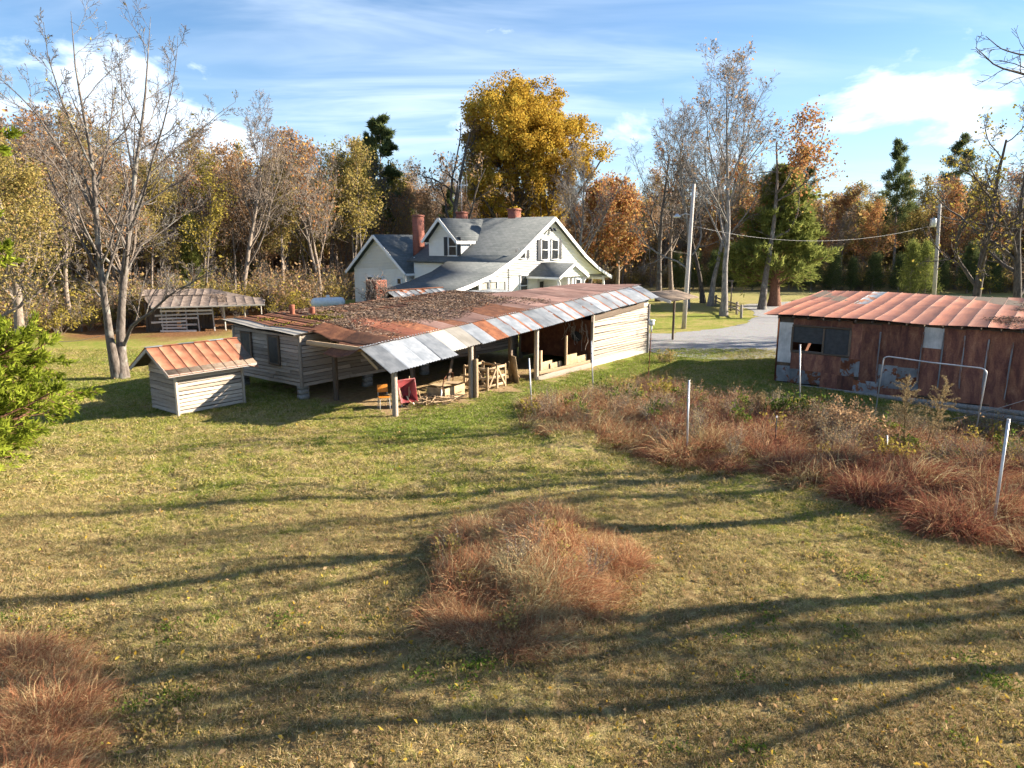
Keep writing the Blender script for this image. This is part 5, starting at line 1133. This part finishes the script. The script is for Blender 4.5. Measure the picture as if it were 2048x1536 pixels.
litter('roof_litter', 'grey twigs and dead leaves covering the coop roof', 14000, xy_coop, coop_z, frame_m(C0, PHI), 71)
def xy_lean(r, n):
    x = r.uniform(.9, 13.5, n*2); y = r.uniform(1.1, 4.9, n*2); m = (lumps(x, y, .7)*.5+.55*np.clip((y-.9)/2.2, 0, 1)*np.clip((14-x)/5, 0, 1) > .50+.28*r.random(n*2)); return x[m][:n], y[m][:n]
litter('roof_litter', 'thick dark mat of twigs and leaves on the rusty open shed roof', 12500, xy_lean, lambda a, b: main_z(a, b)+.02, frame_m(P0, PHI), 72)
def xy_met(r, n):
    x = r.uniform(5.5, 12.7, n*2); y = r.uniform(-.3, 6.5, n*2); m = (lumps(x, y, 1.)*.5+.6*np.clip((x-6.2)/2.2, 0, 1) > .72+.2*r.random(n*2)); return x[m][:n], y[m][:n]
litter('roof_litter', 'brown leaves piled on the near end of the red metal shed roof', 5200, xy_met, lambda a, b: kz(a, b)+.015, frame_m(Q0, math.atan2(-.617, .787)), 73)
litter('roof_litter', 'pale twigs and leaves lying on the slatted crib roof', 3500, lambda r, n: (r.uniform(.2, 5.2, n), r.uniform(-.3, 2.2, n)), lambda a, b: 2.17+.31*max(b, -.3), frame_m(Vector((-23.9, 47.8, 0)), R(17)) @ Matrix.Scale(.84, 4), 74)
litter('roof_litter', 'twigs caught on the lower whitish roof behind the coop', 1500, lambda r, n: (r.uniform(-.1, 4.1, n), -1.9+1.3*r.random(n)**1.6), lambda a, b: 3.42+.43*b, frame_m(fr(10.0, 11.3), PHI), 75)
r = np.random.default_rng(76); n = 1500; q = r.integers(0, 14, n); cx = r.uniform(.6, 5.5, 14); cy = r.uniform(.1, 4.3, 14); x = cx[q]+r.normal(0, .28, n); y = np.clip(cy[q]+r.normal(0, .16, n), -.2, CW)
o = part('roof_moss', leaf_mesh('roof_moss', r, np.c_[x, y, [coop_z(a, b)+.02 for a, b in zip(x, y)]], .07, M['moss'], 1., 0)); o.matrix_world = frame_m(C0, PHI); tag(o, 'yellow-green moss cushions on the coop roof', 'moss', kind='stuff')

# weeds one can pick out
def plume(px, py, h, seed, label, n=3):
    r = np.random.default_rng(seed); p = gp(px, py); t = thing('plume_weed', label, 'weed', p)
    d = np.stack([r.normal(0, .16, n), r.normal(0, .16, n), np.ones(n)], 1); P = walk(r, r.normal(0, .10, (n, 3))*[1, 1, 0], d, h*r.uniform(.8, 1.05, n), 12, .03, .02, .05); Rr = np.full((n, 1), .011)*np.linspace(1, .35, 12)[None]
    l1 = children(r, P, Rr, 26, .3, .95, .30, .5, 6, .07, .10, .28); part('stem', wood_mesh('stem', [(P, Rr), l1], M['weed_tan'], (5, 3), .003), t)
    pos = pts_on(r, l1, 3600, .012, .1); part('seed_head', needle_mesh('seed_head', r, pos, np.tile([0, 0, -.3], (3600, 1)), .055, M['weed_tan'], .12), t)
plume(1800, 905, 2.25, 81, 'left tall feathery tan weed plume before the metal shed'); plume(1852, 912, 2.5, 82, 'right tall feathery tan weed plume before the metal shed', 2); plume(1520, 838, .9, 83, 'short yellowish feathery weed at the end of the dry grass band', 3)
def leafy(name, px, py, h, seed, label, leaf, n=16, ls=.075, nl=420, bark='bark_brown', spread=.45):
    r = np.random.default_rng(seed); p = gp(px, py); t = thing(name, label, 'weed', p)
    d = np.stack([r.normal(0, spread, n), r.normal(0, spread, n), np.ones(n)], 1); P = walk(r, r.normal(0, .15, (n, 3))*[1, 1, 0], d, h*r.uniform(.55, 1.1, n), 8, .10, .0, .12); Rr = np.full((n, 1), .008)*np.linspace(1, .4, 8)[None]
    l1 = children(r, P, Rr, 6, .3, .7, .35, .6, 4, .15, .0, .1); part('stem', wood_mesh('stem', [(P, Rr), l1], M[bark], (4, 3), .003), t)
    part('foliage', leaf_mesh('foliage', r, pts_on(r, l1, nl, .04), ls, M[leaf], 1.7, .3), t)
leafy('green_weed', 1560, 850, 1.1, 91, 'leafy green weed left of the leaning vine heap before the metal shed', 'leaf_green'); leafy('green_weed', 1618, 845, 1.1, 92, 'leafy dark green weed below the metal shed window', 'leaf_green')
leafy('dead_vine_heap', 1690, 885, 1.5, 93, 'brown heap of dead vine stems below the metal shed wall', 'leaf_brown', 60, .06, 1400, 'bark_gray', .5)
leafy('yellow_weed', 1320, 800, .9, 94, 'yellow-leaved weed at the top of the dry grass band', 'leaf_yellow'); leafy('yellow_weed', 1240, 795, .8, 95, 'pale bushy weed near the left end of the dry grass band', 'leaf_olive', 26); leafy('yellow_weed', 1985, 905, 1.0, 96, 'yellow-leaved bramble in front of the fallen wire fence', 'leaf_yellow', 30); leafy('tangle_weed', 1940, 890, 1.2, 97, 'grey bramble tangle below the right of the metal shed', 'leaf_brown', 50, .05, 400, 'bark_gray', .6)
leafy('yellow_weed', 1780, 930, .8, 98, 'yellowing weed at the foot of the tall plumes', 'leaf_yellow'); leafy('green_weed', 1870, 940, .7, 99, 'small green weed among purple grass right of the plumes', 'leaf_olive', 24, .06); leafy('tangle_weed', 1470, 815, .8, 100, 'dry brown weed clump left of the metal shed corner', 'leaf_brown', 30, .05, 300, 'bark_gray'); leafy('tangle_weed', 1395, 800, .8, 101, 'dry curling weed stems beside the shade of the metal shed', 'leaf_brown', 26, .05, 200, 'bark_gray', .7)
leafy('yellow_weed', 1330, 725, .7, 102, 'yellow weed at the gravel edge past the closed shed bay', 'leaf_olive', 26, .06); leafy('tangle_weed', 1160, 815, .8, 103, 'thin tan weed by the second fence post', 'leaf_olive', 14, .04, 160)

r = np.random.default_rng(105); P_ = [(q.x, q.y) for q in band]; bx_ = np.array(P_); x = r.uniform(bx_[:, 0].min(), bx_[:, 0].max(), 900); y = r.uniform(bx_[:, 1].min(), bx_[:, 1].max(), 900); m = inside(P_, x, y-.3)
d2 = (x-1)*.455+(y-22.5)*.89; m &= r.random(900) < np.clip(.10+.32*d2, .06, .8); x, y = x[m], y[m]; n = len(x); s = r.uniform(.15, .38, n)
WD = [shrub(231, M['bark_brown'], M['leaf_green'], 16, 2.4, .4, .2, 300), shrub(232, M['bark_pale'], M['weed_tan'], 26, 2.8, .3, .10, 420), shrub(233, M['bark_brown'], M['leaf_brown'], 30, 2.4, .55, .10, 260), shrub(234, M['bark_brown'], M['leaf_yellow'], 16, 2.2, .45, .2, 260)]
gn_scatter('weed_scatter', np.c_[x, y, hz(x, y)], np.c_[np.zeros((n, 2)), r.random(n)*6.28], np.repeat(s[:, None], 3, 1), r.choice(4, n, p=[.16, .36, .36, .12]), WD, 'mixed dead stalks and small weeds standing in the dry grass band', 'weeds')

# ================================================================ posts, wires and fences
def post_line(name, label, base, top, rad, mat, cat='post', s=8, cap=None):
    b = gp(*base); tp = at(*top, b.y) - b; t = thing(name, label, cat, b)
    tubes('shaft', t, M[mat], [([(0, 0, -.3), tuple(tp)], rad)], s)
    return t, tp
t, tp = post_line('fence_post', 'slim grey metal pipe post by the open shed front', (1065, 826), (1058, 718), .026, 'steel'); tubes('cap', t, M['steel'], [([tuple(tp), tuple(tp+Vector((0, 0, .02)))], .032)])
t, tp = post_line('fence_post', 'grey metal pipe post before the closed shed bay', (1187, 790), (1183, 683), .026, 'steel'); tubes('cap', t, M['steel'], [([tuple(tp), tuple(tp+Vector((0, 0, .02)))], .032)])
t, tp = post_line('fence_post', 'grey pipe post standing in the dry grass, left of the metal shed', (1374, 905), (1378, 762), .027, 'steel'); tubes('cap', t, M['steel'], [([tuple(tp), tuple(tp+Vector((0, 0, .02)))], .034)])
t, tp = post_line('fence_post', 'pale pipe post in front of the metal shed window', (1601, 820), (1600, 690), .028, 'steel'); tubes('cap', t, M['steel'], [([tuple(tp), tuple(tp+Vector((0, 0, .02)))], .034)])
t, tp = post_line('fence_post', 'tall bright metal post leaning in the red grass at the right edge', (1986, 1055), (2017, 840), .030, 'steel'); tubes('cap', t, M['steel'], [([tuple(tp), tuple(tp+Vector((0, 0, .02)))], .036)])
t, tp = post_line('fence_post', 'short black steel stake in the purple grass', (1551, 900), (1553, 836), .02, 'rubber'); tubes('cap', t, M['white_paint'], [([tuple(tp), tuple(tp+Vector((0, 0, .06)))], .022)])
t, tp = post_line('fence_post', 'short pale stub post among the weeds below the plumes', (1776, 925), (1774, 872), .022, 'steel'); tubes('cap', t, M['steel'], [([tuple(tp), tuple(tp+Vector((0, 0, .02)))], .028)])
t, tp = post_line('bird_house_post', 'thin dark post topped by a little white bird house', (1295, 775), (1303, 652), .02, 'rust_dark', 'bird house')
part('bird_house', mesh_np('bird_house', *merge([g_box((0, 0, .11), (.20, .18, .16)), g_box((0, -.06, .24), (.26, .14, .03)), g_box((0, .06, .24), (.26, .14, .03)), g_box((0, 0, -.1), (.06, .06, .3))]), M['white_paint']), t, tp)
# pipe gate frame leaning before the shed
pa, pb, pc, pd = at(1752, 812, 25.6), at(1768, 712, 25.8), at(1975, 738, 22.6), at(1955, 825, 22.4); b = Vector((pa.x, pa.y, float(hz(pa.x, pa.y)))); mid = (pb+pc)/2
pa.z = float(hz(pa.x, pa.y)); pd.z = float(hz(pd.x, pd.y))
t = thing('pipe_gate', 'bent galvanised pipe gate frame standing before the metal shed', 'gate', b)
def rc(a, c, e, n=5): return [tuple((a.lerp(c, .93)).lerp(c, k/n).lerp(c.lerp(e, .07*k/n), k/n)-b) for k in range(n+1)]
tubes('frame', t, M['steel'], [([tuple(pa-b)]+rc(pa, pb, pc)+[tuple(mid-b+Vector((0, 0, -.02)))]+rc(pb, pc, pd)+[tuple(pd-b)], .024)], 7)
for q, k in ((pa, .5), (pd, .5)): box('foot', t, M['steel'], tuple(q-b+Vector((0, 0, .03))), (.08, .08, .06))
o1, o2 = at(1905, 838, 23.4), at(2110, 782, 21.5); w = tubes('fence_wire', None, M['wire'], [([tuple(o1), tuple((o1+o2)/2+Vector((0, 0, -.06))), tuple(o2)], .012)], 5); tag(w, 'stray rusty fence cable strung by the right of the metal shed', 'wire')
# utility poles
def pole(base, top, r0, r1, label):
    b = gp(*base) if len(base) == 2 else Vector((at(base[0], base[1], base[2]).x, base[2], 0)); tp = at(*top, b.y)-b; t = thing('utility_pole', label, 'utility pole', b)
    tubes('pole', t, M['pole_wood'], [([(0, 0, -.5), tuple(tp*.5), tuple(tp)], [r0, (r0+r1)/2, r1])], 12); return t, b, tp
t1, b1, tp1 = pole((1367, 657), (1388, 368), .17, .115, 'leaning grey utility pole on the island lawn by the gravel drive')
arm = at(1357, 432, b1.y)-b1; sh = at(1384, 430, b1.y)-b1
tubes('lamp_arm', t1, M['steel'], [([tuple(sh), tuple((sh+arm)/2+Vector((0, 0, .12))), tuple(arm)], .03)], 6); part('lamp_head', mesh_np('lamp_head', *g_lathe([(0, .16), (.10, .14), (.16, .04), (.30, -.06), (.22, -.10), (0, -.13)], 12), M['steel'], True), t1, arm+Vector((-.1, 0, 0)))
t2, b2, tp2 = pole((1869, 600, 60), (1880, 408), .17, .12, 'weathered utility pole carrying a transformer beyond the metal shed')
tr_ = at(1868, 445, 60)-b2; part('transformer', mesh_np('transformer', *g_lathe([(0, .42), (.05, .42), (.06, .34), (.22, .30), (.24, .24), (.24, -.34), (.2, -.38), (0, -.38)], 14), M['steel'], True), t2, tr_+Vector((-.12, -.1, 0)))
bar('crossarm', t2, M['pole_wood'], tuple(tp2+Vector((-.5, 0, -.25))), tuple(tp2+Vector((.5, 0, -.2))), .09, .1)
def wire(name, label, a, c, sag, rad=.016, mat='wire'):
    P = [tuple(a.lerp(c, k/24)-Vector((0, 0, sag*4*(k/24)*(1-k/24)))) for k in range(25)]; tag(tubes(name, None, M[mat], [(P, rad)], 5), label, 'wire')
wire('power_cable', 'sagging cable between the two utility poles', at(1386, 452, b1.y), at(1866, 450, 60), 1.15, .013)
wire('power_cable', 'upper cable running right from the far utility pole', at(1880, 432, 60), at(2150, 470, 52), .15, .018); wire('power_cable', 'lower cable running right from the far utility pole', at(1880, 440, 60), at(2150, 482, 50), .2, .018)
wire('clothes_line', 'thin rope tied from the walnut trunk towards the left edge', at(236, 660, 31.2), at(80, 680, 35), .25, .009)
# rail fence
RF = thing('rail_fence', 'short weathered rail fence at the bend of the gravel drive', 'fence', gp(1473, 629)); fb = gp(1473, 629); fp = [gp(*p) for p in ((1424, 608), (1431, 612), (1452, 620), (1473, 629), (1482, 636))]
for p in fp: box('post', RF, M['gray_wood'], tuple(p-fb+Vector((0, 0, .5))), (.17, .17, 1.15), (0, R(rngb.gauss(0, 3)), 0))
for p, q in zip(fp[:-1], fp[1:]):
    for z in (.42, .82): bar('rail', RF, M['gray_wood'], tuple(p-fb+Vector((0, 0, z+rngb.uniform(-.06, .06)))), tuple(q-fb+Vector((0, 0, z+rngb.uniform(-.06, .06)))), .08, .11)
t, tp = post_line('lantern_post', 'thin dark wooden post with a cross board near the rail fence', (1461, 622), (1464, 560), .06, 'dark_wood'); box('crossboard', t, M['dark_wood'], tuple(tp+Vector((-.1, 0, -.1))), (.55, .08, .18))
sr = random.Random(4)
for k, (px, py) in enumerate(((1588, 607), (1597, 606), (1606, 608), (1600, 611))):
    rr = np.random.default_rng(k); V, F = g_lathe([(0, .32), (.22, .26), (.36, .1), (.34, -.1)], 8); V = V+rr.normal(0, .04, V.shape); p = gp(px, py)
    o = part('field_stone', mesh_np('field_stone', V, F, M['stone']), None, p, (0, 0, k)); tag(o, ['leftmost', 'second', 'rightmost', 'nearest'][k]+' dark stone of the little heap right of the large cedar trunk', 'stone', 'stones beside the cedar')
# propane tank
p = gp(657, 622); t = thing('propane_tank', 'long white propane tank lying by the woods behind the coop', 'tank', p, R(25)); V, F = g_lathe([(0, -1.25), (.2, -1.2), (.34, -1.08), (.38, -.9), (.38, .9), (.34, 1.08), (.2, 1.2), (0, 1.25)], 16)
part('body', mesh_np('body', V[:, [2, 1, 0]], F, M['tank_white'], True), t, (0, 0, .62)); part('dome', mesh_np('dome', *g_lathe([(0, .2), (.12, .18), (.15, 0)], 10), M['tank_white'], True), t, (0, 0, .98))
for x in (-.7, .7): box('saddle', t, M['block'], (x, 0, .13), (.14, .6, .3))
# tv antenna on the house
t = thing('tv_antenna', 'slender tv antenna mast above the farmhouse dormer', 'antenna', H.matrix_basis @ Vector((.2, 8.9, 8.4))); tubes('mast', t, M['steel'], [([(0, 0, -.1), (0, 0, 2.3)], .03)])
tubes('boom', t, M['steel'], [([(-.5, 0, 2.1), (.5, .1, 2.1)], .02)], 5)
for k in range(5): tubes('element', t, M['steel'], [([(-.45+k*.22, -.05, 1.55), (-.45+k*.22, .05, 2.5)], .016)], 5)

# ================================================================ things lying under the open shed
def prop(name, label, cat, a, m, rz=0.): return thing(name, label, cat, fr(a, m), PHI+rz)
t = prop('school_chair', 'small chair with orange seat and back at the left end of the open shed', 'chair', .55, 1.25, R(-30))
box('seat', t, M['orange_plastic'], (0, 0, .44), (.40, .38, .03)); box('backrest', t, M['orange_plastic'], (0, .2, .72), (.38, .03, .28), (R(-10), 0, 0))
for x in (-.17, .17):
    for y in (-.16, .16): bar('leg', t, M['steel'], (x*1.1, y*1.15, 0), (x, y, .43), .022)
    bar('back_upright', t, M['steel'], (x, .18, .43), (x, .22, .8), .022)
t = prop('wheelbarrow', 'red wheelbarrow tipped up beside the orange chair', 'wheelbarrow', 1.35, .95, R(-20))
def tub():
    V = []; 
    for (w, l, z) in ((.34, .30, 0), (.62, .78, .30), (.66, .82, .31), (.60, .76, .30), (.32, .28, .03)):
        V += [(-w/2, -l/2, z), (w/2, -l/2, z), (w/2*1.1, l/2, z+(.05 if z > .1 else 0)), (-w/2*1.1, l/2, z+(.05 if z > .1 else 0))]
    F = [(3, 2, 1, 0), (16, 17, 18, 19)]+[(4*k+j, 4*k+(j+1) % 4, 4*k+4+(j+1) % 4, 4*k+4+j) for k in range(4) for j in range(4)]; return np.array(V), np.array(F)
part('tray', mesh_np('tray', *tub(), M['red_paint']), t, (0, .1, .48), (R(68), 0, 0), (1.05, 1.1, 1))
Vw, Fw = g_lathe([(.10, -.03), (.18, -.05), (.20, 0), (.18, .05), (.10, .03)], 14); part('wheel', mesh_np('wheel', Vw[:, [2, 0, 1]], Fw, M['rubber'], True), t, (0, -.05, .2))
for s in (-1, 1): bar('handle', t, M['tan_wood'], (s*.12, -.05, .2), (s*.28, .25, 1.05), .045); bar('leg', t, M['steel'], (s*.22, .05, .55), (s*.24, -.22, .02), .03)
t = prop('plywood_crate', 'shallow open plywood crate on the dirt behind the second post', 'crate', 3.45, .85, R(8))
for c, s in (((0, -.42, .24), (1.35, .03, .46)), ((0, .42, .24), (1.35, .03, .46)), ((-.66, 0, .24), (.03, .82, .46)), ((.66, 0, .24), (.03, .82, .46))): box('side_panel', t, M['plywood'], c, s)
box('bottom', t, M['plywood'], (0, 0, .03), (1.3, .8, .03)); box('lid_board', t, M['plywood'], (-.2, .12, .50), (.75, .5, .02), (R(6), R(4), 0)); box('lid_board', t, M['tan_wood'], (.42, .0, .50), (.32, .7, .02), (R(-3), R(-5), R(8)))
t = prop('hurdle_pen', 'square pen of wooden hurdles with crossed braces under the shed roof', 'crate', 5.9, .8, R(4))
def hurdle(parent, c, rz, w, h):
    o = part('hurdle', cube(M['tan_wood']), parent, c, (0, 0, rz)); o.data = mesh_np('hurdle', *merge([g_box((0, 0, z), (w, .035, .10)) for z in (.16, h*.52, h-.06)]), M['tan_wood'])
    for x in (-w/2, w/2, 0): box('upright', o, M['tan_wood'], (x, -.035 if x == 0 else 0, h/2), (.085, .05, h+.06))
    bar('brace', o, M['tan_wood'], (-w/2+.06, -.03, .12), (-.06, -.03, h-.1), .03, .08); bar('brace', o, M['tan_wood'], (.06, -.03, h-.1), (w/2-.06, -.03, .12), .03, .08)
hurdle(t, (0, -.5, 0), 0, 1.25, .95); hurdle(t, (-.66, .1, 0), math.pi/2, 1.15, .95); hurdle(t, (.66, .1, 0), math.pi/2, 1.15, .92); hurdle(t, (0, .72, 0), 0, 1.25, .95)
t = prop('plywood_offcut', 'stepped plywood offcut leaning on end right of the hurdle pen', 'board', 7.5, .5, R(60)); part('sheet', mesh_np('sheet', *merge([g_box((0, 0, .6), (.75, .025, 1.2)), g_box((.5, 0, .42), (.26, .025, .84)), g_box((.7, 0, .25), (.16, .025, .5))]), M['plywood']), t, (0, 0, 0), (R(-8), 0, 0)); box('cleat', t, M['tan_wood'], (0, -.03, .3), (.7, .03, .06))
t = prop('bent_pipe', 'rusty bent pipe hoop standing up from the scrap heap', 'pipe', 2.6, .3, R(20)); tubes('hoop', t, M['rust_dark'], [([(0, 0, 0), (.06, 0, .45), (.3, 0, .85), (.75, 0, 1.05), (1.15, 0, .95), (1.4, .1, .6)], .024)], 6); tubes('stub', t, M['steel'], [([(-.02, 0, 0), (.0, 0, .5)], .032)], 6)
r = np.random.default_rng(95); n = 120; b = np.stack([r.normal(2.3, .55, n), r.normal(.45, .35, n), r.uniform(.02, .22, n)], 1); d = norm(np.c_[r.normal(0, 1, (n, 2)), r.normal(0, .2, n)]); Ls = r.uniform(.25, .9, n)[:, None]
P = np.stack([b-d*Ls*.5, b, b+d*Ls*.5], 1); V, F = tube_batch(P, np.full((n, 3), .016)*r.uniform(.5, 1.6, (n, 1)), 4); o = part('scrap_wood_heap', mesh_np('scrap_wood_heap', V, F, M['tan_wood'])); o.matrix_world = frame_m(P0, PHI); tag(o, 'heap of broken sticks and scrap wood on the dirt under the shed', 'scrap wood', kind='stuff')
for k, (a, m, h, tl, lb) in enumerate(((2.2, 2.4, 1.5, 12, 'leftmost of the dark planks propped inside the open shed'), (2.9, 2.2, 1.7, -9, 'dark plank leaning inside the shed behind the bent pipe'), (4.9, 2.0, 1.2, 16, 'short dark plank leaning behind the plywood crate'))):
    o = board(None, M['dark_wood'], fr(a, m, h/2), (h, .04, .14), (0, R(90+tl), PHI), rs, 'loose_plank'); tag(o, lb, 'plank', 'planks propped inside the shed')
# dead vine
def vine(name, label, p, n, h, seed, rz, spread, up, droop, lead=.35):
    r = np.random.default_rng(seed); b = np.c_[r.normal(0, spread*.5, (n, 2)), r.uniform(-.2, h*.55, n)]; d = np.c_[r.normal(0, lead, (n, 2)), np.ones(n)]
    P = walk(r, b, d, h*r.uniform(.3, .75, n), 10, .28, up, droop); Rr = np.full((n, 1), .018)*np.linspace(1, .4, 10)[None]*r.uniform(.5, 1.5, (n, 1)); l1 = children(r, P, Rr, 5, .2, .9, .45, .6, 6, .3, 0, .2)
    t = thing(name, label, 'vine', p, rz); part('stem', wood_mesh('stem', [(P, Rr)], M['bark_gray'], (4,)), t); part('twig', wood_mesh('twig', [l1], M['bark_brown'], (3,), .005), t)
vine('dead_vine', 'grey tangle of dead vine heaped over the old brick chimney', fr(9.15, 11.3, 2.7), 90, 1.75, 97, PHI, .55, .02, .35)
# hanging vine roots on the rusty partition
r = np.random.default_rng(99); n = 26; b = np.c_[np.full(n, B0-.2)+r.normal(0, .04, n), r.uniform(.1, 1.6, n), r.uniform(1.7, 2.3, n)]; P = walk(r, b, np.tile([0, 0, -1.], (n, 1)), r.uniform(.4, 1.2, n), 8, .22, -.05); V, F = tube_batch(P, np.full((n, 8), .010), 4)
t = thing('hanging_vine', 'dry tan vine roots hanging on the rusty partition of the open shed', 'vine', P0, PHI); part('root', mesh_np('root', V, F, M['pale_wood']), t)
